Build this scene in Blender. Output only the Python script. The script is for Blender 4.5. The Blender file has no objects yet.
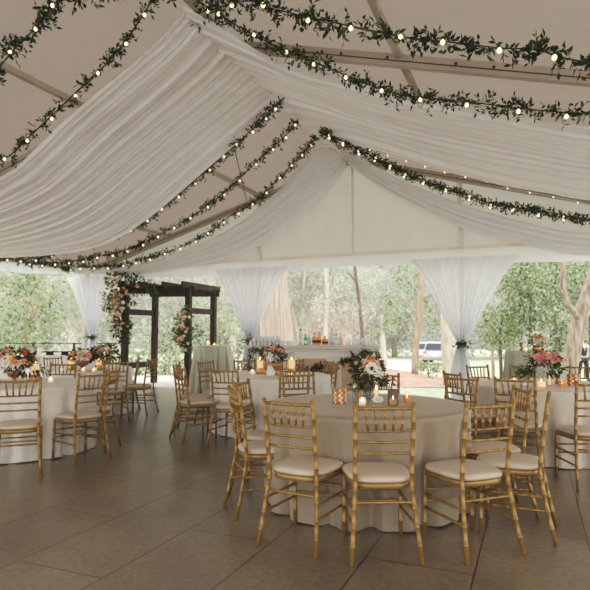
import bpy, math, random
from mathutils import Vector, Matrix, Euler
random.seed(7)
R_ = random.Random(11)
SC = bpy.context.scene
COL = SC.collection
PI = math.pi

# ------------------------------------------------------------------ camera model
F = 560.0
PITCH = math.atan(39 / 560)
EYE = 1.33
TH = math.radians(23)
G = (1.27, 12.25)                       # centre of the tent's gable on the floor
AX = (math.sin(TH), math.cos(TH))       # along the tent
RX = (math.cos(TH), -math.sin(TH))      # across the tent


def ray(px, py):
    dx = (px - 295) / F
    dy = (295 - py) / F
    return dx, math.cos(PITCH) - dy * math.sin(PITCH), math.sin(PITCH) + dy * math.cos(PITCH)


def P(px, py, z=0.0):
    d = ray(px, py)
    t = (z - EYE) / d[2]
    return Vector((d[0] * t, d[1] * t, z))


def PY(px, py, Y):
    d = ray(px, py)
    t = Y / d[1]
    return Vector((d[0] * t, Y, EYE + d[2] * t))


def XP(px, Y):
    return (px - 295) / F * Y


def T(s, u, z):
    """tent coordinates: s across, u from the gable towards the viewer, z up"""
    return Vector((G[0] - AX[0] * u + RX[0] * s, G[1] - AX[1] * u + RX[1] * s, z))


def roof(s):
    return 5.3 - 0.29 * abs(s)


def onu(px, py, u, clear=0.1):
    """point where the sight line meets the plane u, moved nearer while it would poke through the roof"""
    for k in range(80):
        d = ray(px, py)
        den = d[0] * AX[0] + d[1] * AX[1]
        t = (G[0] * AX[0] + G[1] * AX[1] - u) / den
        x, y, z = d[0] * t, d[1] * t, EYE + d[2] * t
        s = (x - G[0]) * RX[0] + (y - G[1]) * RX[1]
        if z <= roof(s) - clear:
            break
        u += 0.05
    return s, u, z


# ------------------------------------------------------------------ materials
def nt(name):
    m = bpy.data.materials.new(name)
    m.use_nodes = True
    n = m.node_tree
    n.nodes.clear()
    out = n.nodes.new('ShaderNodeOutputMaterial')
    return m, n, out


def ramp(n, stops):
    r = n.nodes.new('ShaderNodeValToRGB')
    e = r.color_ramp.elements
    while len(e) < len(stops):
        e.new(0.5)
    for k, (p, c) in enumerate(stops):
        e[k].position = p
        e[k].color = (*c, 1)
    return r


def mat(name, c, rough=0.6, metal=0.0, noise=0.12, scale=8.0, bump=0.0, spec=0.4, emit=None, es=0.0, sheen=0.0):
    m, n, out = nt(name)
    b = n.nodes.new('ShaderNodeBsdfPrincipled')
    b.inputs['Roughness'].default_value = rough
    b.inputs['Metallic'].default_value = metal
    b.inputs['Specular IOR Level'].default_value = spec
    tc = n.nodes.new('ShaderNodeTexCoord')
    nz = n.nodes.new('ShaderNodeTexNoise')
    nz.inputs['Scale'].default_value = scale
    nz.inputs['Detail'].default_value = 4
    n.links.new(tc.outputs['Object'], nz.inputs['Vector'])
    lo = tuple(max(0, x * (1 - noise)) for x in c)
    hi = tuple(min(1, x * (1 + noise)) for x in c)
    r = ramp(n, [(0.3, lo), (0.7, hi)])
    n.links.new(nz.outputs['Fac'], r.inputs['Fac'])
    n.links.new(r.outputs['Color'], b.inputs['Base Color'])
    if bump:
        bp = n.nodes.new('ShaderNodeBump')
        bp.inputs['Strength'].default_value = bump
        bp.inputs['Distance'].default_value = 0.01
        n.links.new(nz.outputs['Fac'], bp.inputs['Height'])
        n.links.new(bp.outputs['Normal'], b.inputs['Normal'])
    if emit:
        b.inputs['Emission Color'].default_value = (*emit, 1)
        b.inputs['Emission Strength'].default_value = es
    if sheen:
        b.inputs['Sheen Weight'].default_value = sheen
    n.links.new(b.outputs['BSDF'], out.inputs['Surface'])
    return m


def cloth(name, c, tr, mixf=0.45, sheer=0.0, gloss=0.0, scale=30):
    """woven fabric: diffuse reflection mixed with light coming through"""
    m, n, out = nt(name)
    d = n.nodes.new('ShaderNodeBsdfDiffuse')
    t = n.nodes.new('ShaderNodeBsdfTranslucent')
    mx = n.nodes.new('ShaderNodeMixShader')
    mx.inputs[0].default_value = mixf
    tc = n.nodes.new('ShaderNodeTexCoord')
    nz = n.nodes.new('ShaderNodeTexNoise')
    nz.inputs['Scale'].default_value = scale
    nz.inputs['Detail'].default_value = 3
    n.links.new(tc.outputs['Object'], nz.inputs['Vector'])
    r = ramp(n, [(0.3, tuple(x * 0.95 for x in c)), (0.7, tuple(min(1, x * 1.04) for x in c))])
    n.links.new(nz.outputs['Fac'], r.inputs['Fac'])
    n.links.new(r.outputs['Color'], d.inputs['Color'])
    t.inputs['Color'].default_value = (*tr, 1)
    n.links.new(d.outputs[0], mx.inputs[1])
    n.links.new(t.outputs[0], mx.inputs[2])
    last = mx
    if gloss:
        lw = n.nodes.new('ShaderNodeLayerWeight'); lw.inputs['Blend'].default_value = gloss
        gl = n.nodes.new('ShaderNodeBsdfGlossy'); gl.inputs['Roughness'].default_value = 0.55
        gl.inputs['Color'].default_value = (0.95, 0.9, 0.82, 1)
        m3 = n.nodes.new('ShaderNodeMixShader')
        n.links.new(lw.outputs['Fresnel'], m3.inputs[0])
        n.links.new(last.outputs[0], m3.inputs[1]); n.links.new(gl.outputs[0], m3.inputs[2])
        last = m3
    if sheer:
        tp = n.nodes.new('ShaderNodeBsdfTransparent')
        m2 = n.nodes.new('ShaderNodeMixShader')
        m2.inputs[0].default_value = sheer
        n.links.new(last.outputs[0], m2.inputs[1])
        n.links.new(tp.outputs[0], m2.inputs[2])
        last = m2
    n.links.new(last.outputs[0], out.inputs['Surface'])
    return m


def leafmat(name, c1, c2, trf=0.4, c3=None):
    m, n, out = nt(name)
    g = n.nodes.new('ShaderNodeNewGeometry')
    stops = [(0.0, c1), (1.0, c2)] if c3 is None else [(0.0, c1), (0.6, c2), (1.0, c3)]
    r = ramp(n, stops)
    n.links.new(g.outputs['Random Per Island'], r.inputs['Fac'])
    d = n.nodes.new('ShaderNodeBsdfDiffuse')
    t = n.nodes.new('ShaderNodeBsdfTranslucent')
    mx = n.nodes.new('ShaderNodeMixShader')
    mx.inputs[0].default_value = trf
    n.links.new(r.outputs[0], d.inputs[0])
    n.links.new(r.outputs[0], t.inputs[0])
    n.links.new(d.outputs[0], mx.inputs[1])
    n.links.new(t.outputs[0], mx.inputs[2])
    n.links.new(mx.outputs[0], out.inputs['Surface'])
    return m


def glassmat(name, c, alpha=0.25, rough=0.05):
    """thin glass: mostly see-through, with a glossy tinted film"""
    m, n, out = nt(name)
    tp = n.nodes.new('ShaderNodeBsdfTransparent')
    tp.inputs[0].default_value = (*[1 - (1 - x) * 0.5 for x in c], 1)
    b = n.nodes.new('ShaderNodeBsdfPrincipled')
    b.inputs['Base Color'].default_value = (*c, 1)
    b.inputs['Roughness'].default_value = rough
    tc = n.nodes.new('ShaderNodeTexCoord')
    nz = n.nodes.new('ShaderNodeTexNoise')
    nz.inputs['Scale'].default_value = 25
    n.links.new(tc.outputs['Object'], nz.inputs['Vector'])
    mr = n.nodes.new('ShaderNodeMapRange')
    mr.inputs['To Min'].default_value = alpha * 0.8
    mr.inputs['To Max'].default_value = alpha * 1.2
    n.links.new(nz.outputs['Fac'], mr.inputs['Value'])
    mx = n.nodes.new('ShaderNodeMixShader')
    n.links.new(mr.outputs[0], mx.inputs[0])
    n.links.new(tp.outputs[0], mx.inputs[1])
    n.links.new(b.outputs[0], mx.inputs[2])
    n.links.new(mx.outputs[0], out.inputs['Surface'])
    return m


def emis(name, c, s):
    m, n, out = nt(name)
    e = n.nodes.new('ShaderNodeEmission')
    e.inputs[0].default_value = (*c, 1)
    e.inputs[1].default_value = s
    n.links.new(e.outputs[0], out.inputs['Surface'])
    return m


def barkmat(name, c1, c2, sx=6, sz=1.2):
    m, n, out = nt(name)
    b = n.nodes.new('ShaderNodeBsdfPrincipled')
    b.inputs['Roughness'].default_value = 0.9
    tc = n.nodes.new('ShaderNodeTexCoord')
    mp = n.nodes.new('ShaderNodeMapping')
    mp.inputs['Scale'].default_value = (sx, sx, sz)
    nz = n.nodes.new('ShaderNodeTexNoise')
    nz.inputs['Scale'].default_value = 2.0
    nz.inputs['Detail'].default_value = 6
    n.links.new(tc.outputs['Object'], mp.inputs[0])
    n.links.new(mp.outputs[0], nz.inputs['Vector'])
    r = ramp(n, [(0.35, c1), (0.65, c2)])
    n.links.new(nz.outputs['Fac'], r.inputs['Fac'])
    n.links.new(r.outputs[0], b.inputs['Base Color'])
    bp = n.nodes.new('ShaderNodeBump')
    bp.inputs['Strength'].default_value = 0.6
    bp.inputs['Distance'].default_value = 0.03
    n.links.new(nz.outputs['Fac'], bp.inputs['Height'])
    n.links.new(bp.outputs[0], b.inputs['Normal'])
    n.links.new(b.outputs[0], out.inputs['Surface'])
    return m


def floormat():
    m, n, out = nt('concrete_pavers')
    b = n.nodes.new('ShaderNodeBsdfPrincipled')
    b.inputs['Specular IOR Level'].default_value = 1.0
    b.inputs['Coat Weight'].default_value = 0.3
    b.inputs['Coat Roughness'].default_value = 0.22
    tc = n.nodes.new('ShaderNodeTexCoord')
    sp = n.nodes.new('ShaderNodeSeparateXYZ')
    n.links.new(tc.outputs['Object'], sp.inputs[0])
    mu = n.nodes.new('ShaderNodeMath'); mu.operation = 'MULTIPLY_ADD'
    mu.inputs[1].default_value = -1.0; mu.inputs[2].default_value = -0.88 + 16.8
    n.links.new(sp.outputs['Y'], mu.inputs[0])
    ms = n.nodes.new('ShaderNodeMath'); ms.operation = 'ADD'
    ms.inputs[1].default_value = -0.17 + 0.622 * 40
    n.links.new(sp.outputs['X'], ms.inputs[0])
    cb = n.nodes.new('ShaderNodeCombineXYZ')
    n.links.new(mu.outputs[0], cb.inputs[0]); n.links.new(ms.outputs[0], cb.inputs[1])
    br = n.nodes.new('ShaderNodeTexBrick')
    br.offset = 0.5; br.offset_frequency = 2; br.squash = 1.0
    br.inputs['Scale'].default_value = 1.0
    br.inputs['Brick Width'].default_value = 1.68
    br.inputs['Row Height'].default_value = 0.622
    br.inputs['Mortar Size'].default_value = 0.005
    br.inputs['Mortar Smooth'].default_value = 0.3
    br.inputs['Bias'].default_value = 0.0
    br.inputs['Color1'].default_value = (0.95, 0.95, 0.95, 1)
    br.inputs['Color2'].default_value = (1.05, 1.04, 1.02, 1)
    br.inputs['Mortar'].default_value = (0.16, 0.14, 0.12, 1)
    n.links.new(cb.outputs[0], br.inputs['Vector'])
    n1 = n.nodes.new('ShaderNodeTexNoise'); n1.inputs['Scale'].default_value = 1.3; n1.inputs['Detail'].default_value = 8
    n1.inputs['Roughness'].default_value = 0.65
    n2 = n.nodes.new('ShaderNodeTexNoise'); n2.inputs['Scale'].default_value = 28; n2.inputs['Detail'].default_value = 5
    for q in (n1, n2):
        n.links.new(tc.outputs['Object'], q.inputs['Vector'])
    r1 = ramp(n, [(0.3, (0.14, 0.107, 0.072)), (0.68, (0.275, 0.214, 0.15))])
    r2 = ramp(n, [(0.3, (0.74, 0.74, 0.74)), (0.62, (1.1, 1.1, 1.1))])
    n.links.new(n1.outputs['Fac'], r1.inputs[0]); n.links.new(n2.outputs['Fac'], r2.inputs[0])
    m1 = n.nodes.new('ShaderNodeMix'); m1.data_type = 'RGBA'; m1.blend_type = 'MULTIPLY'; m1.inputs[0].default_value = 1
    m2 = n.nodes.new('ShaderNodeMix'); m2.data_type = 'RGBA'; m2.blend_type = 'MULTIPLY'; m2.inputs[0].default_value = 1
    n.links.new(r1.outputs[0], m1.inputs[6]); n.links.new(r2.outputs[0], m1.inputs[7])
    n.links.new(m1.outputs[2], m2.inputs[6]); n.links.new(br.outputs['Color'], m2.inputs[7])
    n.links.new(m2.outputs[2], b.inputs['Base Color'])
    rr = n.nodes.new('ShaderNodeMapRange')
    rr.inputs['To Min'].default_value = 0.27; rr.inputs['To Max'].default_value = 0.42
    n.links.new(n1.outputs['Fac'], rr.inputs[0]); n.links.new(rr.outputs[0], b.inputs['Roughness'])
    bp = n.nodes.new('ShaderNodeBump'); bp.inputs['Strength'].default_value = 0.25; bp.inputs['Distance'].default_value = 0.004
    n.links.new(n2.outputs['Fac'], bp.inputs['Height']); n.links.new(bp.outputs[0], b.inputs['Normal'])
    n.links.new(b.outputs[0], out.inputs['Surface'])
    return m


M = {}
M['gold'] = mat('gold_painted_wood', (0.30, 0.180, 0.054), 0.34, 0.2, 0.18, 14, spec=0.6)
M['ivory'] = mat('ivory_vinyl', (0.55, 0.46, 0.36), 0.55, 0, 0.03, 6)
M['floor'] = floormat()
M['patio'] = mat('pale_concrete', (0.50, 0.47, 0.42), 0.8, 0, 0.12, 2)
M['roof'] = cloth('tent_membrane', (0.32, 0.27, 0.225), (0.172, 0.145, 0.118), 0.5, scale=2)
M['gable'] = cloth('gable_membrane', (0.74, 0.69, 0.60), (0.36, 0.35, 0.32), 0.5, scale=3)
M['drape'] = cloth('sheer_ceiling_drape', (0.96, 0.95, 0.95), (0.99, 0.98, 0.985), 0.45, 0.06, scale=5)
M['curtain'] = cloth('white_sheer_curtain', (0.80, 0.80, 0.83), (0.78, 0.785, 0.815), 0.5, 0.15, scale=5)
M['valance'] = cloth('white_valance', (0.88, 0.87, 0.87), (0.80, 0.80, 0.81), 0.5, 0.08, scale=5)
M['alu'] = mat('brown_grey_aluminium', (0.47, 0.40, 0.33), 0.5, 0.1, 0.06, 3)
M['beamtan'] = mat('tan_aluminium', (0.72, 0.64, 0.53), 0.6, 0.0, 0.05, 3)
M['bolt'] = mat('dark_bolt', (0.09, 0.075, 0.06), 0.5, 0.5)
M['shaded'] = cloth('shaded_linen', (0.33, 0.265, 0.195), (0.31, 0.245, 0.175), 0.12, gloss=0.36, scale=18)  # same linen as the ivory cloths, foreground shade put into its colour
M['shaded2'] = cloth('part_shaded_linen', (0.68, 0.60, 0.51), (0.62, 0.54, 0.45), 0.15, gloss=0.36, scale=18)  # same linen again, a weaker shade put into its colour
M['cream'] = cloth('ivory_linen', (0.80, 0.755, 0.69), (0.74, 0.69, 0.62), 0.18, gloss=0.36, scale=18)
M['white'] = cloth('white_linen', (0.84, 0.81, 0.77), (0.78, 0.75, 0.71), 0.15, gloss=0.36, scale=18)
M['sage'] = cloth('sage_satin', (0.54, 0.54, 0.44), (0.49, 0.49, 0.40), 0.12, scale=10)
M['wood'] = barkmat('dark_stained_timber', (0.028, 0.018, 0.013), (0.055, 0.036, 0.026), 8, 1.5)
M['garl'] = leafmat('garland_leaf', (0.03, 0.042, 0.018), (0.075, 0.095, 0.04), 0.3, (0.14, 0.16, 0.075))
M['stem'] = mat('green_stem', (0.045, 0.06, 0.025), 0.7)
M['cord'] = mat('black_cord', (0.02, 0.02, 0.017), 0.6)
M['bulb'] = emis('warm_bulb', (1.0, 0.80, 0.50), 1.7)
M['flame'] = emis('candle_flame', (1.0, 0.62, 0.22), 22.0)
M['wax'] = mat('ivory_wax', (0.80, 0.66, 0.46), 0.5, emit=(1.0, 0.55, 0.22), es=0.95)  # emission stands in for candlelight inside the wax
M['glass'] = glassmat('clear_glass', (0.85, 0.86, 0.84), 0.15)
M['frost'] = glassmat('frosted_glass', (0.95, 0.95, 0.95), 0.5, 0.3)
M['smoke'] = glassmat('smoked_glass', (0.33, 0.28, 0.23), 0.32)
M['amber'] = glassmat('amber_glass', (0.72, 0.38, 0.13), 0.62)
M['mosaic'] = mat('bronze_mosaic', (0.26, 0.15, 0.09), 0.35, 0.4, 0.35, 40, emit=(1.0, 0.42, 0.14), es=0.05)  # faint emission added as candlelight showing through the tiles
M['mosaicw'] = mat('pale_mosaic', (0.74, 0.66, 0.56), 0.35, 0.1, 0.2, 40, emit=(1.0, 0.6, 0.3), es=0.08)  # candlelight put into the pale tiles as emission
M['brass'] = mat('brushed_gold_metal', (0.50, 0.30, 0.12), 0.35, 0.7, 0.1, 10)
M['copper'] = mat('copper_metal', (0.42, 0.21, 0.11), 0.4, 0.6, 0.1, 10)
M['card'] = mat('white_card', (0.86, 0.84, 0.80), 0.7)
M['grey'] = mat('grey_ink', (0.3, 0.28, 0.27), 0.7)
M['black'] = mat('matte_black', (0.018, 0.018, 0.018), 0.5)
M['bartop'] = mat('painted_grey_white_top', (0.56, 0.52, 0.47), 0.5, 0, 0.05, 3)
M['barwhite'] = mat('painted_white_panel', (0.74, 0.70, 0.635), 0.5, 0, 0.05, 3)
M['barwood'] = mat('blond_wood_panel', (0.55, 0.39, 0.285), 0.55, 0, 0.12, 6)
for k, c in dict(peach=(0.80, 0.42, 0.26), coral=(0.66, 0.20, 0.14), blush=(0.80, 0.56, 0.46), whitef=(0.84, 0.79, 0.68),
                 dusty=(0.60, 0.30, 0.28), orange=(0.80, 0.36, 0.12), butter=(0.74, 0.66, 0.42), mauve=(0.30, 0.13, 0.13)).items():
    m = mat('petal_' + k, c, 0.7, 0, 0.14, 30)
    M[k] = m
M['anem'] = mat('anemone_centre', (0.012, 0.01, 0.014), 0.7)
M['fol'] = leafmat('bouquet_leaf', (0.028, 0.04, 0.018), (0.10, 0.12, 0.052), 0.25, (0.23, 0.225, 0.11))
M['foll'] = leafmat('pale_bouquet_leaf', (0.05, 0.08, 0.03), (0.13, 0.17, 0.07), 0.3, (0.25, 0.27, 0.14))


# ------------------------------------------------------------------ mesh building
class MB:
    def __init__(self):
        self.v = []; self.f = []; self.mi = []; self.cur = 0

    def add(self, vs, fs):
        o = len(self.v)
        self.v += [tuple(x) for x in vs]
        for q in fs:
            self.f.append(tuple(i + o for i in q)); self.mi.append(self.cur)
        return self

    def box(self, c, size, rot=0.0, taper=1.0):
        cx, cy, cz = c; a, b, h = size[0] / 2, size[1] / 2, size[2] / 2
        ca, sa = math.cos(rot), math.sin(rot)
        vs = []
        for z, k in ((-h, 1.0), (h, taper)):
            for x, y in ((-a, -b), (a, -b), (a, b), (-a, b)):
                x *= k; y *= k
                vs.append((cx + x * ca - y * sa, cy + x * sa + y * ca, cz + z))
        return self.add(vs, [(3, 2, 1, 0), (4, 5, 6, 7), (0, 1, 5, 4), (1, 2, 6, 5), (2, 3, 7, 6), (3, 0, 4, 7)])

    def beam(self, a, b, w, h, up=Vector((0, 0, 1))):
        """box bar from a to b, w wide, h deep"""
        a = Vector(a); b = Vector(b)
        d = (b - a).normalized()
        x = d.cross(up)
        if x.length < 1e-4:
            x = Vector((1, 0, 0))
        x.normalize(); y = x.cross(d).normalized()
        vs = []
        for p in (a, b):
            for i, j in ((-1, -1), (1, -1), (1, 1), (-1, 1)):
                vs.append(p + x * (i * w / 2) + y * (j * h / 2))
        return self.add(vs, [(3, 2, 1, 0), (4, 5, 6, 7), (0, 1, 5, 4), (1, 2, 6, 5), (2, 3, 7, 6), (3, 0, 4, 7)])

    def tube(self, pts, rad, seg=8, cap=True):
        pts = [Vector(p) for p in pts]
        n = len(pts)
        if not isinstance(rad, (list, tuple)):
            rad = [rad] * n
        d0 = (pts[1] - pts[0]).normalized()
        ref = Vector((1, 0, 0)) if abs(d0.x) < 0.8 else Vector((0, 1, 0))
        o = len(self.v)
        vs = []; fs = []
        for i, p in enumerate(pts):
            d = (pts[min(i + 1, n - 1)] - pts[max(i - 1, 0)]).normalized()
            x = (ref - d * ref.dot(d)).normalized(); y = d.cross(x)
            ref = x
            for k in range(seg):
                a = 2 * PI * k / seg
                vs.append(p + (x * math.cos(a) + y * math.sin(a)) * rad[i])
        for i in range(n - 1):
            for k in range(seg):
                k2 = (k + 1) % seg
                fs.append((i * seg + k, i * seg + k2, (i + 1) * seg + k2, (i + 1) * seg + k))
        if cap:
            fs.append(tuple(range(seg - 1, -1, -1)))
            fs.append(tuple((n - 1) * seg + k for k in range(seg)))
        return self.add(vs, fs)

    def lathe(self, prof, seg=16, c=(0, 0, 0), capb=True, capt=True):
        vs = []; fs = []
        for r, z in prof:
            for k in range(seg):
                a = 2 * PI * k / seg
                vs.append((c[0] + r * math.cos(a), c[1] + r * math.sin(a), c[2] + z))
        n = len(prof)
        for i in range(n - 1):
            for k in range(seg):
                k2 = (k + 1) % seg
                fs.append((i * seg + k, i * seg + k2, (i + 1) * seg + k2, (i + 1) * seg + k))
        if capb: fs.append(tuple(range(seg - 1, -1, -1)))
        if capt: fs.append(tuple((n - 1) * seg + k for k in range(seg)))
        return self.add(vs, fs)

    def leaf(self, p, d, nrm, L, W, fold=0.25):
        """a pointed leaf of two folded halves"""
        d = d.normalized(); x = d.cross(nrm)
        if x.length < 1e-4: x = d.orthogonal()
        x.normalize(); u = x.cross(d)
        a = p; e = p + d * L; m = p + d * L * 0.45
        l = m + x * W / 2 + u * W * fold; r = m - x * W / 2 + u * W * fold
        return self.add([a, r, e, l], [(0, 1, 2), (0, 2, 3)])

    def blob(self, c, r, seg=10, rings=6, sq=(1, 1, 1), jit=0.0, rnd=R_):
        prof = []
        vs = []; fs = []
        vs.append((c[0], c[1], c[2] - r * sq[2]))
        for i in range(1, rings):
            t = PI * i / rings
            for k in range(seg):
                a = 2 * PI * k / seg
                q = r * (1 + (rnd.uniform(-jit, jit) if jit else 0))
                vs.append((c[0] + q * sq[0] * math.sin(t) * math.cos(a), c[1] + q * sq[1] * math.sin(t) * math.sin(a), c[2] - q * sq[2] * math.cos(t)))
        vs.append((c[0], c[1], c[2] + r * sq[2]))
        for k in range(seg):
            fs.append((0, 1 + (k + 1) % seg, 1 + k))
        for i in range(rings - 2):
            for k in range(seg):
                k2 = (k + 1) % seg
                a = 1 + i * seg
                fs.append((a + k, a + k2, a + seg + k2, a + seg + k))
        t = len(vs) - 1; a = 1 + (rings - 2) * seg
        for k in range(seg):
            fs.append((t, a + k, a + (k + 1) % seg))
        return self.add(vs, fs)

    def xf(self, mtx):
        self.v = [tuple(mtx @ Vector(p)) for p in self.v]
        return self

    def build(self, name, mats, parent=None, smooth=True, bevel=0.0):
        me = bpy.data.meshes.new(name)
        me.from_pydata(self.v, [], self.f)
        if not isinstance(mats, (list, tuple)): mats = [mats]
        for m in mats: me.materials.append(m)
        if len(mats) > 1:
            me.polygons.foreach_set('material_index', self.mi)
        if smooth:
            me.polygons.foreach_set('use_smooth', [True] * len(me.polygons))
        me.update()
        o = bpy.data.objects.new(name, me)
        COL.objects.link(o)
        if parent is not None: o.parent = parent
        if bevel:
            b = o.modifiers.new('Bevel', 'BEVEL'); b.width = bevel; b.segments = 2; b.limit_method = 'ANGLE'
        return o


def recentre(o):
    """move a top-level mesh object's origin to the middle of its base"""
    me = o.data
    xs = [v.co for v in me.vertices]
    lo = Vector((min(p.x for p in xs), min(p.y for p in xs), min(p.z for p in xs)))
    hi = Vector((max(p.x for p in xs), max(p.y for p in xs), max(p.z for p in xs)))
    c = Vector(((lo.x + hi.x) / 2, (lo.y + hi.y) / 2, lo.z))
    me.transform(Matrix.Translation(-c)); o.location = c
    return o


def tag(o, label, cat, group=None, kind=None):
    o['label'] = label; o['category'] = cat
    if group: o['group'] = group
    if kind: o['kind'] = kind
    return o


def empty(name, loc=(0, 0, 0), rz=0.0, label=None, cat=None, group=None):
    o = bpy.data.objects.new(name, None)
    o.empty_display_size = 0.1
    COL.objects.link(o)
    o.location = loc; o.rotation_euler = (0, 0, rz)
    if label: tag(o, label, cat, group)
    return o


def struct(o):
    o['kind'] = 'structure'
    return o


def copy_tree(o, parent=None):
    c = o.copy(); COL.objects.link(c); c.parent = parent
    for ch in list(o.children): copy_tree(ch, c)
    return c


def crom(pts, n):
    """Catmull-Rom through pts, n samples evenly by chord length"""
    pts = [Vector(p) for p in pts]
    L = [0.0]
    for a, b in zip(pts, pts[1:]): L.append(L[-1] + (b - a).length)
    out = []
    for k in range(n):
        d = L[-1] * k / (n - 1)
        i = 0
        while i < len(pts) - 2 and d > L[i + 1]: i += 1
        t = (d - L[i]) / max(1e-6, L[i + 1] - L[i])
        p1, p2 = pts[i], pts[i + 1]
        p0 = pts[i - 1] if i > 0 else p1 * 2 - p2
        p3 = pts[i + 2] if i + 2 < len(pts) else p2 * 2 - p1
        out.append(0.5 * ((2 * p1) + (p2 - p0) * t + (2 * p0 - 5 * p1 + 4 * p2 - p3) * t * t + (3 * p1 - p0 - 3 * p2 + p3) * t ** 3))
    return out


def rdir(rnd=R_):
    while True:
        v = Vector((rnd.uniform(-1, 1), rnd.uniform(-1, 1), rnd.uniform(-1, 1)))
        if 0.1 < v.length < 1: return v.normalized()


# ------------------------------------------------------------------ camera, world
cam = bpy.data.cameras.new('camera')
co = bpy.data.objects.new('camera', cam)
COL.objects.link(co)
co.location = (0, 0, EYE)
co.rotation_euler = (PI / 2 + PITCH, 0, 0)
cam.sensor_width = 36; cam.lens = 36 * F / 590
cam.clip_end = 400
cam.dof.use_dof = True
cam.dof.focus_distance = 4.6
cam.dof.aperture_fstop = 3.0
SC.camera = co

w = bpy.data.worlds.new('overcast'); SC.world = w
w.use_nodes = True
wn = w.node_tree; wn.nodes.clear()
wo = wn.nodes.new('ShaderNodeOutputWorld'); wb = wn.nodes.new('ShaderNodeBackground')
tcw = wn.nodes.new('ShaderNodeTexCoord'); sx = wn.nodes.new('ShaderNodeSeparateXYZ')
wn.links.new(tcw.outputs['Generated'], sx.inputs[0])
wr = wn.nodes.new('ShaderNodeValToRGB')
e = wr.color_ramp.elements
e[0].position = 0.0; e[0].color = (0.565, 0.56, 0.535, 1)
e[1].position = 1.0; e[1].color = (0.88, 0.885, 0.92, 1)
k_ = e.new(0.28); k_.color = (0.67, 0.665, 0.665, 1)
# sky boosted beside and behind the camera, added to brighten the tent interior
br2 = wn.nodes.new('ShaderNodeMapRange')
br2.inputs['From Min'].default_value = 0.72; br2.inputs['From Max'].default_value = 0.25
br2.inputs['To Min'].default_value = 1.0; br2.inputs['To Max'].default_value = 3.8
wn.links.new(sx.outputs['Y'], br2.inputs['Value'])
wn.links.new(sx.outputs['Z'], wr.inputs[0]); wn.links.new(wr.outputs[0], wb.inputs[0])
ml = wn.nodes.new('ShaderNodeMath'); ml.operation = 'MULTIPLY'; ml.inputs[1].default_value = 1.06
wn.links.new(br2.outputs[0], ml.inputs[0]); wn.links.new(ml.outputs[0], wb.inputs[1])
wn.links.new(wb.outputs[0], wo.inputs[0])
sun = bpy.data.lights.new('hazy_sun', 'SUN'); sun.energy = 1.4; sun.angle = math.radians(40); sun.color = (1.0, 0.96, 0.88)
so = bpy.data.objects.new('hazy_sun', sun); COL.objects.link(so); so.rotation_euler = (math.radians(-38), math.radians(14), 0)
so.location = (0, 0, 30)

SC.view_settings.view_transform = 'Standard'
SC.view_settings.look = 'None'
SC.view_settings.exposure = 0.0
SC.view_settings.use_curve_mapping = True
cm = SC.view_settings.curve_mapping
cv = cm.curves[3]
cv.points[0].location = (0.0, 0.004)
cv.points[1].location = (1.0, 0.90)
for px_, py_ in ((0.06, 0.05), (0.16, 0.16), (0.36, 0.40), (0.62, 0.63)):
    cv.points.new(px_, py_)
cm.update()

# ------------------------------------------------------------------ floor, ground
def tentgrid(name, s0, s1, u0, u1, z, th, m):
    mb = MB()
    mb.box(((s0 + s1) / 2, -(u0 + u1) / 2, z - th / 2), (s1 - s0, u1 - u0, th))
    o = mb.build(name, m, None, False)
    o.location = (G[0], G[1], 0); o.rotation_euler = (0, 0, -TH)
    return struct(o)

tentgrid('floor', -9.0, 8.0, 0.05, 24.0, 0.0, 0.16, M['floor'])
tentgrid('patio', -12.0, -0.9, -3.6, 0.05, -0.004, 0.16, M['patio'])
tentgrid('kerb', -0.9, 8.0, -0.25, 0.05, -0.006, 0.16, M['patio'])


def gz(x, y):
    r = y
    t = min(1, max(0, (r - 14.5) / 10.0))
    side = min(1, max(0, (x - 4.0) / 3.5))
    z = -0.13 - side * 0.50 * t - max(0, min(r, 60) - 25) * 0.018
    if x < -2:
        z = -0.13 - 0.012 * max(0, r - 17)
    return z


def ground(name, x0, x1, y0, y1, n, m, dz=0.0, outline=None):
    mb = MB()
    vs = []; fs = []
    for j in range(n + 1):
        for i in range(n + 1):
            a, b = i / n, j / n
            if outline:
                pl, pr = outline(b)
                y = y0 + (y1 - y0) * b; x = pl + (pr - pl) * a
            else:
                x = x0 + (x1 - x0) * a; y = y0 + (y1 - y0) * b
            vs.append((x, y, gz(x, y) + dz))
    for j in range(n):
        for i in range(n):
            a = j * (n + 1) + i
            fs.append((a, a + 1, a + n + 2, a + n + 1))
    mb.add(vs, fs)
    return struct(mb.build(name, m))

M['lawn'] = mat('pale_grass', (0.37, 0.40, 0.28), 0.95, 0, 0.25, 6, 0.5)
M['mulch'] = mat('brown_mulch', (0.40, 0.27, 0.19), 0.95, 0, 0.35, 7, 0.8)
M['drive'] = mat('pale_gravel', (0.56, 0.50, 0.44), 0.95, 0, 0.08, 3)
ground('lawn', -45, 45, 6, 95, 120, M['lawn'], -0.08)
ground('mulch_bed', 0, 0, 16.2, 24.8, 20, M['mulch'], -0.066, lambda b: (-1.5, 4.6 + 3.0 * b))
ground('driveway', 0, 0, 24.6, 60, 24, M['drive'], -0.055, lambda b: (-6, 6.2 + 9 * b))

# ------------------------------------------------------------------ tent shell
W2 = 7.62
UB = 15.0
mb = MB()
NS = 24
vs = []; fs = []
for j in range(31):
    u = -0.1 + (UB + 0.1) * j / 30
    for i in range(2 * NS + 1):
        s = -W2 + 2 * W2 * i / (2 * NS)
        vs.append(T(s, u, roof(s)))
for j in range(30):
    for i in range(2 * NS):
        a = j * (2 * NS + 1) + i
        fs.append((a, a + 1, a + 2 * NS + 2, a + 2 * NS + 1))
mb.add(vs, fs)
struct(mb.build('ceiling', M['roof']))
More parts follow.
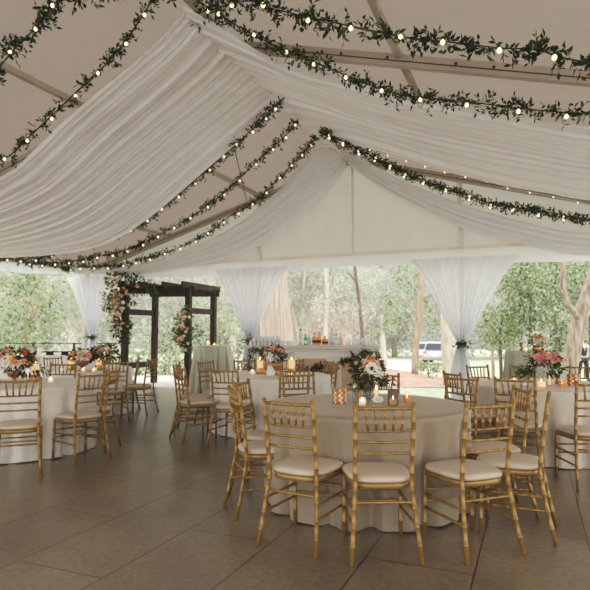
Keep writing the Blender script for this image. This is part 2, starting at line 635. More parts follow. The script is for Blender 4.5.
# gable wall above the beam
for nm, u, zb in (('wall_gable', -0.10, 3.0),):
    mb = MB(); vs = []; fs = []
    for i in range(2 * NS + 1):
        s = -W2 + 2 * W2 * i / (2 * NS)
        wv = 0.006 * math.sin(s * 9)
        vs += [T(s, u + wv, zb), T(s, u + wv, max(zb + 0.05, roof(s) - 0.01))]
    for i in range(2 * NS):
        fs.append((2 * i, 2 * i + 2, 2 * i + 3, 2 * i + 1))
    mb.add(vs, fs)
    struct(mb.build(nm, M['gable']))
# frame
fr = empty('tent_frame', T(0, 5.4, 0)); fr['kind'] = 'structure'
fr.location = (0, 0, 0)
for u in (0.0, 5.4, 10.8):
    for sg in (-1, 1):
        MB().beam(T(0, u, roof(0) - 0.11), T(sg * W2, u, roof(W2) - 0.11), 0.10, 0.14).build('rafter', M['alu'], fr, False, 0.012)
        MB().beam(T(0, u + .051, roof(0) - 0.125), T(sg * W2, u + .051, roof(W2) - 0.125), 0.006, 0.012).build('keder_groove', M['bolt'], fr, False)
        MB().beam(T(sg * 7.56, u, 3.1), T(sg * 7.56, u, 0), 0.12, 0.12, Vector((AX[0], AX[1], 0))).build('tent_leg', M['alu'], fr, False, 0.01)
for s in (-4.9, -2.25, 0.0, 2.25, 4.9):
    MB().beam(T(s, -0.05, roof(s) - 0.055), T(s, UB, roof(s) - 0.055), 0.075, 0.075).build('purlin', M['alu'], fr, False, 0.008)
for sg in (-1, 1):
    MB().beam(T(sg * 7.56, 0, 3.05), T(sg * 7.56, UB, 3.05), 0.08, 0.1).build('eave_beam', M['alu'], fr, False, 0.008)
MB().beam(T(-W2, -0.02, 3.07), T(W2, -0.02, 3.07), 0.08, 0.07).build('gable_beam', M['beamtan'], fr, False, 0.008)
for s in (-2.3, 0.0, 2.3):
    MB().beam(T(s, -0.02, 3.1), T(s, -0.02, roof(s) - 0.15), 0.08 if s else 0.035, 0.1 if s else 0.04, Vector((AX[0], AX[1], 0))).build('gable_post', M['beamtan'], fr, False, 0.006)
    if s:
        MB().beam(T(s, -0.02, 3.1), T(s, -0.02, 0), 0.1, 0.1, Vector((AX[0], AX[1], 0))).build('tent_leg', M['beamtan'], fr, False, 0.008)
for s in (1.3, 1.55, 2.12, 2.9, 3.3):
    mb = MB(); z = roof(s) - 0.10
    mb.tube([T(s, 5.44, z), T(s, 5.47, z)], 0.016, 8)
    mb.build('bolt', M['bolt'], fr, False)
mb = MB()
mb.tube([T(-2.6, 0.0, 4.35), T(-1.5, 2.6, 4.75), T(-0.2, 5.2, 5.12)], 0.008, 6)
mb.build('guy_cable', M['bolt'], fr)


# ------------------------------------------------------------------ ceiling drapes
def surf(rowsA, rowsB, cols, amp, seed, freqs, nrm_flip=1, sag=0.0):
    """pleated cloth between two edge curves"""
    rnd = random.Random(seed)
    ph = [(f, rnd.uniform(0, 6.28), rnd.uniform(-1.2, 1.2), a) for f, a in freqs]
    n = len(rowsA)
    mb = MB(); vs = []; fs = []
    for i in range(n):
        a, b = rowsA[i], rowsB[i]
        t = i / (n - 1)
        tan = (rowsA[min(i + 1, n - 1)] + rowsB[min(i + 1, n - 1)] - rowsA[max(i - 1, 0)] - rowsB[max(i - 1, 0)]).normalized()
        nr = tan.cross((b - a).normalized()) * nrm_flip
        for j in range(cols + 1):
            w_ = j / cols
            ww = w_ + 0.012 * math.sin(5 * t + 9 * w_)
            k = sum(am * math.sin(2 * PI * fq * ww + p + dr * t * 2.5) for fq, p, dr, am in ph) * amp * (0.55 + 0.45 * abs(math.cos(2.2 * t)))
            p = a.lerp(b, w_) + nr * k
            p.z -= sag * math.sin(PI * w_) * math.sin(PI * min(1, t * 1.05))
            vs.append(p)
    for i in range(n - 1):
        for j in range(cols):
            q = i * (cols + 1) + j
            fs.append((q, q + 1, q + cols + 2, q + cols + 1))
    mb.add(vs, fs)
    return mb


def edge(px, u, first, last, clear=0.27):
    pts = [T(*first)] + [T(*onu(a, b, u, clear)) for a, b in px] + [T(*q) for q in last]
    return crom(pts, 60)

PLE = [(9, 0.8), (17, 0.8), (29, 0.75), (43, 0.5), (57, 0.25)]
eA = edge([(160, 38), (120, 74), (64, 123), (35, 151), (0, 178)], 6.0, (-0.0, 6.58, 5.03), [(-5.4, 6.0, 3.22), (-7.5, 5.9, 3.02)])
eB = edge([(240, 138), (200, 172), (150, 215), (104, 243), (50, 253)], 3.4, (-0.0, 3.75, 5.03), [(-7.5, 3.3, 3.02)])
o = surf(eA, eB, 260, 0.034, 3, PLE).build('ceiling_drape', M['drape'])
tag(o, 'big pleated sheer ceiling drape sweeping down the left roof slope', 'drape', 'sheer ceiling drapes')
eA = edge([(235, 38), (265, 55), (300, 68), (340, 78), (390, 90), (480, 107), (590, 127)], 4.95, (0.0, 6.58, 5.03), [(5.6, 4.95, 3.3), (7.5, 4.95, 3.02)])
eB = edge([(360, 146), (397, 155), (452, 172), (512, 187), (546, 193), (590, 201)], 1.5, (0.0, 1.75, 5.03), [(6.0, 1.5, 3.2), (7.5, 1.5, 3.02)])
o = surf(eA, eB, 260, 0.034, 5, PLE, -1).build('ceiling_drape', M['drape'])
tag(o, 'wide pleated sheer ceiling drape across the right roof slope', 'drape', 'sheer ceiling drapes')
# swags along the gable: upper edge under the gable rafter, lower edge hanging
PG = [(4, 1.0), (7, 0.7), (11, 0.3)]
eA = edge([(350, 150), (390, 176), (458, 203), (515, 220), (590, 234)], 0.95, (0.0, 1.05, 5.12), [(6.2, 0.95, 3.1), (7.5, 0.95, 3.02)], 0.1)
eB = edge([(356, 168), (390, 191), (463, 227), (525, 244), (590, 255)], 0.35, (0.03, 0.4, 5.05), [(6.2, 0.35, 2.85), (7.5, 0.35, 2.85)])
o = surf(eA, eB, 40, 0.03, 8, PG, -1).build('gable_swag', M['valance'])
tag(o, 'white gathered fabric swag hanging down the right half of the gable', 'drape', 'gable swags')
eA = edge([(313, 150), (275, 193), (227, 230), (163, 258), (119, 268)], 0.95, (-0.02, 1.05, 5.12), [(-6.6, 0.95, 3.04), (-7.5, 0.95, 3.0)], 0.1)
eB = edge([(343, 172), (315, 205), (260, 245), (210, 262), (130, 274)], 0.35, (-0.02, 0.4, 5.05), [(-6.9, 0.35, 2.93), (-7.5, 0.35, 2.95)])
o = surf(eA, eB, 40, 0.03, 9, PG).build('gable_swag', M['valance'])
tag(o, 'white gathered fabric swag hanging down the left half of the gable', 'drape', 'gable swags')


def valance(path, name, label):
    """path: list of (s,u,ztop,zbottom)"""
    mb = MB(); vs = []; fs = []; n = 160; m = 6
    for i in range(n + 1):
        q = i / n * (len(path) - 1); k = min(int(q), len(path) - 2); t = q - k
        s, u, zt, zb = [a + (b - a) * t for a, b in zip(path[k], path[k + 1])]
        for j in range(m + 1):
            v = j / m
            off = (0.02 * math.sin(i * 0.55) + 0.012 * math.sin(i * 1.27 + 1)) * (0.3 + 0.7 * v)
            if abs(path[0][0] - path[-1][0]) > 1: p = T(s, u + off, zt + (zb - zt) * v)
            else: p = T(s + off, u, zt + (zb - zt) * v)
            vs.append(p)
    for i in range(n):
        for j in range(m):
            a = i * (m + 1) + j
            fs.append((a, a + 1, a + m + 2, a + m + 1))
    mb.add(vs, fs)
    return tag(mb.build(name, M['valance']), label, 'valance')

valance([(-7.55, 0.16, 3.04, 2.93), (-6, 0.16, 3.03, 2.78), (-4, 0.16, 3.02, 2.72), (-2, 0.16, 3.02, 2.74), (0, 0.16, 3.02, 2.80), (2, 0.16, 3.03, 2.77), (4, 0.16, 3.03, 2.69), (6, 0.16, 3.03, 2.66), (7.5, 0.16, 3.03, 2.66)], 'valance', 'long white valance running below the gable beam')
valance([(-7.5, 0.2, 3.03, 2.92), (-7.5, 2.0, 3.0, 2.78), (-7.5, 4, 3.0, 2.74), (-7.5, 8, 3.0, 2.74), (-7.5, 14, 3.0, 2.74)], 'valance', 'short white valance along the left eave above the trees')


# ------------------------------------------------------------------ tied curtains
def curtain(s0, wl, wr, ztie, label, seed, tie_ds=0.0):
    root = empty('tied_curtain', T(s0, 0.3, 0), 0, label, 'curtain', 'white curtains tied back at the tent legs')
    rnd = random.Random(seed)
    mb = MB(); vs = []; fs = []
    n, m = 60, 150
    inv = Matrix.Translation(-T(s0, 0.3, 0))
    for i in range(n + 1):
        z = 2.86 - (2.86 - 0.02) * i / n
        if z > ztie:
            t = (2.86 - z) / (2.86 - ztie)
            k = (1 - t) ** 0.97 * (1 - 0.10 * math.sin(PI * t))
            L = -wl * k - 0.05; Rr = wr * k + 0.05
            L += tie_ds * t; Rr += tie_ds * t
        else:
            t = (ztie - z) / ztie
            k = min(1, t * 2.2) ** 0.7
            L = -0.05 - 0.16 * k + tie_ds; Rr = 0.05 + 0.14 * k + tie_ds
        wd = Rr - L
        for j in range(m + 1):
            a = j / m
            amp = 0.010 + 0.022 * min(1, 0.4 / max(0.15, wd))
            off = amp * (math.sin(2 * PI * 15 * a + seed + 1.5 * math.sin(3 * a)) + 0.7 * math.sin(2 * PI * 9 * a + 2 * seed) + 0.2 * math.sin(2 * PI * 26 * a))
            vs.append(inv @ T(s0 + L + wd * a, 0.3 + off, z))
    for i in range(n):
        for j in range(m):
            q = i * (m + 1) + j
            fs.append((q, q + 1, q + m + 2, q + m + 1))
    mb.add(vs, fs)
    mb.build('curtain_panel', M['curtain'], root)
    tb = MB(); lf = MB()
    c = inv @ T(s0 + tie_ds, 0.3, ztie)
    pts = [c + Vector((0.10 * math.cos(a), 0.09 * math.sin(a), 0)) for a in [2 * PI * k / 16 for k in range(17)]]
    tb.tube(pts, 0.014, 6, False)
    tb.build('tieback', M['stem'], root)
    for k in range(110):
        d = rdir(rnd); d.z *= 0.5
        p = c + Vector((rnd.gauss(0, 0.075), -0.08 - abs(rnd.gauss(0, .03)), rnd.gauss(0, 0.035)))
        lf.leaf(p, d, rdir(rnd), rnd.uniform(0.05, 0.09), rnd.uniform(0.02, 0.035))
    lf.build('leaf_sprig', M['foll'], root, False)
    return root

curtain(-7.4, 0.50, 0.95, 1.24, 'white tied curtain at the far left corner, left of the dark pergola', 1, 0.40)
curtain(-2.3, 0.98, 0.84, 1.17, 'white tied curtain between the dark pergola and the bar', 2, -0.07)
curtain(2.3, 0.93, 1.08, 1.13, 'white tied curtain right of the bar, beside the pale thick tree trunk', 3, 0.0)

# ------------------------------------------------------------------ garlands and string lights
def garland_mesh(pts, per_m, L, spread, rnd, mb=None, clump=True):
    mb = mb or MB(); st = MB()
    ln = sum((b - a).length for a, b in zip(pts, pts[1:]))
    n = int(ln * per_m)
    st.tube(pts, 0.006, 5)
    ph = rnd.uniform(0, 6)
    for k in range(n):
        q = rnd.random() * (len(pts) - 1.001); i = int(q); t = q - i
        den = 0.55 + 0.45 * math.sin(q * 0.9 + ph) * math.sin(q * 0.37 + 2 * ph)
        if clump and rnd.random() > den + 0.35: continue
        p = pts[i].lerp(pts[i + 1], t); tan = (pts[i + 1] - pts[i]).normalized()
        d = (rdir(rnd) + tan * rnd.choice((-1, 1)) * 0.9).normalized()
        ls = rnd.uniform(0.4, 1.0) * spread
        m = max(3, int(ls / 0.026))
        e = p + d * ls + Vector((0, 0, -0.15 * ls))
        st.tube([p, e], 0.0018, 3, False)
        for j in range(m):
            tt = (j + 1) / m
            b = p.lerp(e, tt)
            sd = rdir(rnd)
            sd = (sd - d * sd.dot(d)).normalized()
            mb.leaf(b, d * 0.7 + sd, rdir(rnd), L * rnd.uniform(0.7, 1.2), L * rnd.uniform(0.40, 0.54))
    return mb, st


def garland(px, u, label, per_m=26, L=0.05, spread=0.15, extra=None, first=None, lights=True, step=0.46, seed=1, br=0.021, lab2=None, clump=True, bulbs_double=False, clear=0.16):
    rnd = random.Random(seed)
    if isinstance(u, (int, float)): u = [u] * len(px)
    pts = [T(*onu(a, b, uu, clear)) for (a, b), uu in zip(px, u)]
    if first: pts = [T(*first)] + pts
    if extra: pts += [T(*q) for q in extra]
    ln = sum((b - a).length for a, b in zip(pts, pts[1:]))
    pts = crom(pts, max(20, int(ln * 8)))
    mid = pts[len(pts) // 2].copy()
    loc = [p - mid for p in pts]
    root = empty('leaf_garland', mid, 0, label, 'garland', 'smilax garlands under the tent roof')
    lf, st = garland_mesh(loc, per_m * 1.6, L * 1.3, spread, rnd, None, clump)
    lf.build('foliage', M['garl'], root, False)
    st.build('vine_stem', M['stem'], root, False)
    if not lights: return pts
    r2 = empty('string_lights', mid, 0, lab2, 'string lights', 'strings of warm bulbs along the garlands')
    cordp = [p + Vector((0.012, -0.012, -0.015 + 0.01 * math.sin(i * 1.3))) for i, p in enumerate(loc)]
    cb = MB(); cb.tube(cordp, 0.0035, 5); cb.build('cord', M['cord'], r2)
    d = step * 0.5; acc = 0.0
    for a, b in zip(cordp, cordp[1:]):
        sl = (b - a).length
        while d <= acc + sl:
            p = a.lerp(b, (d - acc) / sl)
            for q in range(2 if bulbs_double else 1):
                pp = p + Vector((rnd.uniform(-.02, .02), rnd.uniform(-.04, -.02), -0.035 - 0.05 * q + rnd.uniform(-.015, .015)))
                bb = MB(); bb.lathe([(0.0, -1.15), (0.55, -0.95), (0.95, -0.4), (1.0, 0.0), (0.8, 0.6), (0.45, 1.05), (0.4, 1.2)], 10)
                bb.xf(Matrix.Translation(pp) @ Matrix.Scale(br, 4))
                ob = bb.build('bulb', M['bulb'], r2)
                if br > 0.019:
                    sb = MB(); sb.tube([pp + Vector((0, 0, br * 1.1)), pp + Vector((0, 0, br * 2.2))], br * 0.5, 8)
                    sb.build('socket', M['cord'], ob, False)
            d += step * rnd.uniform(0.92, 1.08)
        acc += sl
    return pts

garland([(60, 0), (45, 18), (18, 45), (0, 65)], 6.9, 'leafy garland crossing the top left corner of the tent, nearest on that side', 34, 0.058, 0.17, extra=[(-3.6, 6.9, 4.1), (-5.3, 6.9, 3.5), (-7.4, 6.9, 3.1)], first=(-0.05, 6.95, 5.1), seed=21, lab2='warm bulbs strung along the top left corner garland')
garland([(160, -12), (143, 15), (122, 45), (100, 70), (75, 93), (50, 117), (25, 140), (0, 160)], 6.65, 'long leafy garland just outside the left edge of the big left drape', 30, 0.05, 0.13, extra=[(-4.6, 6.6, 3.45), (-7.4, 6.6, 3.05)], first=(-0.05, 6.7, 5.1), seed=22, lab2='warm bulbs strung along the garland beside the big left drape')
garland([(250, 0), (270, 8), (313, 18), (360, 28), (410, 38), (450, 42), (500, 48), (540, 50), (590, 62)], 6.3, 'large-leaved garland across the top right, above the brown rafter', 30, 0.062, 0.17, extra=[(5.6, 6.3, 3.45), (7.4, 6.3, 3.1)], first=(0.05, 6.35, 5.12), seed=23, br=0.025, step=0.5, lab2='large warm bulbs on the garland above the brown rafter')
garland([(200, 3), (222, 16), (250, 33), (280, 48), (315, 62), (345, 75), (390, 92), (430, 98), (470, 102), (520, 108), (590, 113)], 5.6, 'dense leafy garland just below the brown rafter, along the right drape edge', 44, 0.05, 0.15, extra=[(5.6, 5.6, 3.35), (7.4, 5.6, 3.05)], seed=24, br=0.022, step=0.48, lab2='warm bulbs on the garland just below the brown rafter')
garland([(280, 101), (262, 120), (245, 136), (225, 154), (200, 176), (172, 200), (146, 220), (125, 231), (90, 243), (55, 254), (25, 259)], 3.15, 'leafy garland along the far edge of the big left drape', 40, 0.05, 0.12, extra=[(-7.4, 3.1, 3.0)], seed=25, step=0.42, lab2='warm bulbs on the garland along the far edge of the left drape', clear=0.36)
garland([(300, 117), (285, 135), (271, 149), (258, 160), (227, 190), (209, 204), (190, 217), (158, 235), (125, 250), (78, 260), (50, 263)], 2.3, 'middle of the three far garlands on the left roof slope', 40, 0.05, 0.12, extra=[(-7.4, 2.3, 3.0)], seed=26, step=0.42, lab2='warm bulbs on the middle of the three far left garlands')
garland([(322, 129), (303, 152), (275, 182), (258, 199), (227, 218), (199, 238), (163, 253), (119, 265), (78, 267)], 1.2, 'farthest left garland, along the top of the left gable swag', 40, 0.05, 0.12, extra=[(-7.4, 1.0, 2.98)], seed=27, step=0.42, lab2='warm bulbs on the farthest left garland above the gable swag')
garland([(322, 129), (345, 143), (390, 165), (407, 174), (434, 184), (458, 191), (485, 202), (515, 207), (542, 211), (590, 219)], 1.2, 'thick garland along the right gable swag', 74, 0.05, 0.13, extra=[(5.6, 1.1, 3.2), (7.4, 1.1, 3.05)], seed=28, step=0.42, lab2='paired warm bulbs on the thick right gable garland', clear=0.34, clump=False, bulbs_double=True)
# small lights sewn along the far edge of the right drape
pts = crom([T(*onu(a, b, 1.42, 0.12)) for a, b in [(310, 118), (322, 127), (345, 139), (370, 148), (397, 156), (424, 164), (452, 172), (482, 178), (512, 187), (546, 193), (590, 203)]], 60)
mid = pts[30].copy()
r2 = empty('string_lights', mid, 0, 'faint row of tiny bulbs along the far hem of the right ceiling drape', 'string lights', 'strings of warm bulbs along the garlands')
MB().tube([p - mid + Vector((0, 0, -.03)) for p in pts], 0.003, 5).build('cord', M['card'], r2)
for k in range(1, 60, 4):
    MB().blob(pts[k] - mid + Vector((0, 0, -.045)), 0.015, 8, 6).build('bulb', M['bulb'], r2)

# ------------------------------------------------------------------ tables
def tablecloth(name, c, r, h, m, label, cat, folds, flare, seed, group, amp=0.05):
    rnd = random.Random(seed)
    mb = MB(); vs = []; fs = []
    n = 180
    ph = [rnd.uniform(0, 6.28) for _ in range(5)]
    def fold(a):
        return (1.25 * (2 * abs(math.sin(folds / 2 * a + ph[0] + 0.5 * math.sin(2 * a + ph[3]))) ** 0.8 - 1.2) + 0.55 * math.sin((folds * 1.6 // 1) * a + ph[1]) + 0.4 * math.sin(5 * a + ph[2])) / 1.5
    prof = [(0.25, 0.0, 0), (0.55, 0, 0), (0.85, 0, 0), (0.965, 0, 0), (0.992, -0.004, 0), (1.0, -0.016, 0)]
    rings = []
    for k, dz, _ in prof:
        rings.append([(r * k, h + dz)] * n)
    K = 26
    for i in range(1, K + 1):
        t = i / K
        rr = []
        for j in range(n):
            a = 2 * PI * j / n
            fl = fold(a)
            q = r + flare * t ** 0.8 + amp * (fl - 0.25 * fl * fl) * min(1, t * 1.5) ** 0.9
            z = h - 0.016 - (h - 0.022) * t + 0.012 * (fl + 0.3 * math.sin(3 * a + ph[4])) * t * 1.0
            rr.append((q, max(0.004, z)))
        rings.append(rr)
    vs.append((0, 0, h))
    for ring in rings:
        for j, (q, z) in enumerate(ring):
            a = 2 * PI * j / n
            vs.append((q * math.cos(a), q * math.sin(a), z))
    for j in range(n):
        fs.append((0, 1 + j, 1 + (j + 1) % n))
    for i in range(len(rings) - 1):
        for j in range(n):
            j2 = (j + 1) % n
            a = 1 + i * n
            fs.append((a + j, a + n + j, a + n + j2, a + j2))
    mb.add(vs, fs)
    o = mb.build(name, m)
    o.location = (c[0], c[1], 0)
    return tag(o, label, cat, group)

TH_ = 0.76
T1 = (0.575, 4.66); T2 = (-3.22, 6.62); T3 = (-3.66, 9.65); T4 = (-0.34, 7.95); T5 = (2.88, 6.40)
GT = 'round banquet tables in floor-length cloths'
tablecloth('tablecloth', T1, 0.84, TH_, M['shaded'], 'taupe floor-length cloth on the big round table in the foreground', 'tablecloth', 15, -0.05, 41, GT, 0.085)
tablecloth('tablecloth', T2, 0.84, TH_, M['cream'], 'ivory cloth on the round table at the left edge', 'tablecloth', 17, 0.0, 42, GT)
tablecloth('tablecloth', T3, 0.84, TH_, M['white'], 'pale cloth on the far left round table in front of the railing', 'tablecloth', 17, 0.0, 43, GT)
tablecloth('tablecloth', T4, 0.84, TH_, M['cream'], 'ivory cloth on the round table in front of the bar', 'tablecloth', 17, -0.02, 44, GT)
tablecloth('tablecloth', T5, 0.84, TH_, M['shaded2'], 'light taupe cloth on the round table at the right edge', 'tablecloth', 17, -0.02, 45, GT)
H1 = (XP(213.5, 12.6), 12.6); H2 = (XP(533, 8.35), 8.35)
GH = 'sage green high-top tables'
tablecloth('tablecloth', H1, 0.40, 1.07, M['sage'], 'sage green cloth on the tall cocktail table beside the pergola', 'tablecloth', 15, 0.08, 46, GH, 0.075)
tablecloth('tablecloth', H2, 0.40, 1.07, M['sage'], 'sage green cloth on the tall cocktail table beneath the forked tree', 'tablecloth', 15, 0.06, 47, GH, 0.065)


# ------------------------------------------------------------------ chairs
def bamboo(a, b, r, nodes, seg=8, mids=None):
    """polyline tube from a to b with swollen ring joints"""
    pts = [Vector(a)] + [Vector(q) for q in (mids or [])] + [Vector(b)]
    c = crom(pts, 33) if mids else [pts[0].lerp(pts[1], k / 16) for k in range(17)]
    L = [0]
    for p, q in zip(c, c[1:]): L.append(L[-1] + (q - p).length)
    def at(d):
        for i in range(len(c) - 1):
            if d <= L[i + 1] + 1e-9:
                return c[i].lerp(c[i + 1], (d - L[i]) / max(1e-9, L[i + 1] - L[i]))
        return c[-1]
    ds = [(0, r)]
    for k in range(1, nodes + 1):
        d = L[-1] * k / (nodes + 1)
        for off, f in ((-0.0075, 0.98), (-0.005, 1.2), (0.005, 1.2), (0.0075, 0.98)):
            ds.append((d + off, r * f))
        ds.append((d + L[-1] / (nodes + 1) * 0.5, r * 0.97))
    ds.append((L[-1], r))
    ds = sorted((min(max(d, 0), L[-1]), q) for d, q in ds)
    mb = MB(); mb.tube([at(d) for d, _ in ds], [q for _, q in ds], seg)
    return mb


def make_chair():
    root = empty('chiavari_chair')
    g = M['gold']
    def post_at(sx, z):
        """centre of a back post at height z"""
        if z < 0.43:
            t = z / 0.43
            return Vector((sx * (0.206 - 0.036 * t), -0.275 + 0.085 * t ** 0.8, z))
        t = (z - 0.43) / 0.49
        return Vector((sx * (0.170 + 0.005 * t), -0.19 - 0.065 * t ** 1.3, z))
    for sx in (-1, 1):
        zs = [0.15, 0.3, 0.43, 0.56, 0.7, 0.82]
        b = bamboo(post_at(sx, 0), post_at(sx, 0.915), 0.0142, 8, 8, [post_at(sx, z) for z in zs])
        b.blob(post_at(sx, 0.917), 0.0155, 8, 6, (1, 1, 0.75))
        b.build('back_post', g, root)
        bamboo((sx * 0.19, 0.185, 0), (sx * 0.183, 0.178, 0.43), 0.0138, 3).build('leg', g, root)
    def rail(z, r, nodes, nm):
        a, b = post_at(-1, z), post_at(1, z)
        bamboo(a, b, r, nodes, 7, [a.lerp(b, .25) + Vector((0, -.006, 0)), a.lerp(b, .5) + Vector((0, -.01, 0)), a.lerp(b, .75) + Vector((0, -.006, 0))]).build(nm, g, root)
    rail(0.892, 0.0115, 5, 'crest_rail')
    for z in (0.757, 0.690, 0.622): rail(z, 0.0088, 3, 'back_rail')
    for k in range(5):
        t = (k + 1) / 6
        a = post_at(-1, 0.757).lerp(post_at(1, 0.757), 0.5 + (t - 0.5) * 0.86) + Vector((0, -.009, 0))
        b = post_at(-1, 0.892).lerp(post_at(1, 0.892), t) + Vector((0, -.009, 0))
        bamboo(a, b, 0.0082, 2, 6).build('spindle', g, root)
    # stretchers
    for sx in (-1, 1):
        for z in (0.20, 0.285):
            bamboo((sx * 0.186, 0.182, z), post_at(sx, z), 0.0085, 4, 6).build('stretcher', g, root)
    for z in (0.235, 0.31):
        bamboo((-0.186, 0.182, z), (0.186, 0.182, z), 0.0085, 3, 6).build('stretcher', g, root)
    bamboo(post_at(-1, 0.335), post_at(1, 0.335), 0.0085, 3, 6).build('stretcher', g, root)
    # seat frame and cushion: rounded trapezoid, wider at the front
    def outline(k, n=48, p=3.6):
        o = []
        for i in range(n):
            a = 2 * PI * i / n
            c, s = math.cos(a), math.sin(a)
            x = math.copysign(abs(c) ** (2 / p), c); y = math.copysign(abs(s) ** (2 / p), s)
            wx = 0.196 + 0.018 * y
            o.append((x * wx * k, 0.008 + y * 0.205 * k))
        return o
    def slab(levels):
        mb = MB(); vs = []; fs = []; n = 48
        for k, z in levels:
            vs += [(x, y, z) for x, y in outline(k)]
        for i in range(len(levels) - 1):
            for j in range(n):
                j2 = (j + 1) % n
                fs.append((i * n + j, i * n + j2, (i + 1) * n + j2, (i + 1) * n + j))
        fs.append(tuple(range(n - 1, -1, -1)))
        fs.append(tuple((len(levels) - 1) * n + j for j in range(n)))
        mb.add(vs, fs); return mb
    slab([(0.93, 0.405), (0.985, 0.41), (0.985, 0.438), (0.95, 0.442)]).build('seat_frame', g, root)
    slab([(0.94, 0.442), (1.0, 0.447), (1.03, 0.456), (1.03, 0.466), (0.985, 0.477), (0.87, 0.485), (0.6, 0.491), (0.3, 0.493)]).build('seat_cushion', M['ivory'], root)
    return root

proto = make_chair()
used = [False]
GC = 'gold bamboo-style chairs with ivory seats'


def chair(x, y, table, label, head=None, dist_c=None, z=0):
    """x,y: middle of the top of the backrest"""
    if head is None:
        head = math.atan2(table[1] - y, table[0] - x)
    else:
        head = math.radians(90 + head)
    dx, dy = math.cos(head), math.sin(head)
    if not used[0]:
        o = proto; used[0] = True
    else:
        o = copy_tree(proto)
    o.location = (x + dx * 0.255, y + dy * 0.255, 0)
    o.rotation_euler = (0, 0, head - PI / 2)
    tag(o, label, 'chair', GC)
    return o


def cp(px, py): p = P(px, py, 0.915); return p.x, p.y
def cd(px, D): return XP(px, D), D

# front table
chair(*cp(287.5, 400.4), T1, 'gold chair in the foreground left of centre, back to the camera, turned slightly right')
chair(*cp(385, 404.5), T1, 'gold chair in the foreground centre, back squarely to the camera below the candles', 3)
chair(*cp(490.5, 402.8), T1, 'gold chair in the right foreground, angled left with its ivory seat in full view', 21)
chair(*cp(549.0, 395.6), T1, 'gold chair right of the front table seen edge-on, its back in profile', 65)
chair(*cp(522, 388.0), T1, 'gold chair on the right of the front table, tucked behind the edge-on chair', 88)
chair(*cd(461, 5.45), T1, 'gold chair at the far right of the front table, against the tied curtain')
chair(*cd(381, 5.88), T1, 'gold chair at the far side of the front table, hidden behind its flowers')
chair(*cd(298, 5.92), T1, 'gold chair at the far left of the front table, facing the camera over bare cloth')
chair(*cp(241, 381.3), T1, 'gold chair left of the front table, the farther of two side by side')
chair(*cp(233.5, 388.5), T1, 'gold chair left of the front table, the nearer of two side by side')
# table at the left edge
chair(*cd(22.0, 5.22), T2, 'gold chair at the left edge of the picture, back to the camera', 23)
chair(*cd(96.0, 5.92), T2, 'gold chair at the near right of the left ivory table, angled with its seat showing', 52)
chair(*cd(114.5, 6.55), T2, 'gold chair on the right of the left ivory table, behind the angled one', 84)
chair(*cd(65, 8.0), T2, 'gold chair at the far side of the left ivory table, facing the camera')
# far left table
chair(*cd(117.5, 8.5), T3, 'gold chair at the near right of the far left table, back to the camera', 30)
chair(*cd(153.5, 9.45), T3, 'gold chair standing clear of the far left table, side-on in front of the pergola', 78)
chair(*cd(140, 10.25), T3, 'gold chair behind the side-on one, close to the pergola post', 108)
chair(*cd(112, 10.75), T3, 'gold chair on the far side of the far left table, right of its flowers')
chair(*cd(54, 10.1), T3, 'gold chair on the far side of the far left table, left of its flowers')
# table in front of the bar
chair(*cd(179.5, 7.15), T4, 'leftmost of the gold chairs round the table before the bar, nearer of the overlapping pair')
chair(*cd(178.5, 7.85), T4, 'gold chair left of the table before the bar, farther of the overlapping pair')
chair(*cd(206, 8.6), T4, 'gold chair standing against the sage tall table beside the pergola')
chair(*cd(224.5, 6.62), T4, 'gold chair at the near left of the table before the bar, back to the camera')
chair(*cd(245, 9.15), T4, 'gold chair on the far side of the table before the bar, left of its flowers')
chair(*cd(293, 9.2), T4, 'gold chair on the far side of the table before the bar, right of its flowers')
chair(*cd(332.5, 8.15), T4, 'gold chair on the right of the table before the bar, nearer of two', 60)
chair(*cd(329, 8.7), T4, 'gold chair on the right of the table before the bar, farther of two', 110)
chair(*cd(295, 6.62), T4, 'gold chair at the near side of the table before the bar, back to the camera')
# table at the right edge
chair(*cd(513, 5.28), T5, 'gold chair at the near left of the right table, back to the camera', -28)
chair(*cd(450.5, 6.1), T5, 'gold chair on the left of the right table, side-on beside the tied curtain')
chair(*cd(476, 7.45), T5, 'gold chair on the far left of the right table, in front of the lawn')
chair(*cd(522, 7.62), T5, 'gold chair on the far side of the right table, before the sage cocktail table')
chair(*cd(582.5, 7.3), T5, 'gold chair on the far right of the right table, below the man in the vest')
chair(*cd(595, 4.85), T5, 'gold chair cut by the right edge of the picture, back to the camera', -2)

# ------------------------------------------------------------------ flowers and candles
def rose_mesh(r, seed, open_=1.0):
    rnd = random.Random(seed)
    mb = MB()
    mb.blob((0, 0, 0), r * 0.42, 8, 6, (1, 1, 1.05))
    for ring, (n, rad, tilt, size) in enumerate(((4, .28, .25, .62), (6, .5, .6, .75), (8, .75, 1.0, .8), (9, .9, 1.35, .8))):
        for k in range(n):
            a = 2 * PI * (k + 0.5 * ring) / n + rnd.uniform(-.2, .2)
            up = Vector((math.cos(a) * math.sin(tilt * open_), math.sin(a) * math.sin(tilt * open_), math.cos(tilt * open_)))
            base = Vector((math.cos(a), math.sin(a), 0)) * r * 0.18 * ring / 2 - Vector((0, 0, r * 0.35))
            side = Vector((-math.sin(a), math.cos(a), 0))
            L = r * 1.15 * (0.8 + 0.12 * ring); Wd = r * size
            nout = up.cross(side)
            p = []
            for v in (0, .5, 1.0):
                for h in (-1, 0, 1):
                    wd = Wd * (0.45, 1.0, 0.62)[int(v * 2)] * 0.62
                    cup = (-0.12 if h else 0.05) * r + (0.22 * r * v * v if v == 1 else 0)
                    p.append(base + up * (L * v) + side * (wd * h) - nout * cup)
            mb.add(p, [(0, 1, 4, 3), (1, 2, 5, 4), (3, 4, 7, 6), (4, 5, 8, 7)])
    return mb

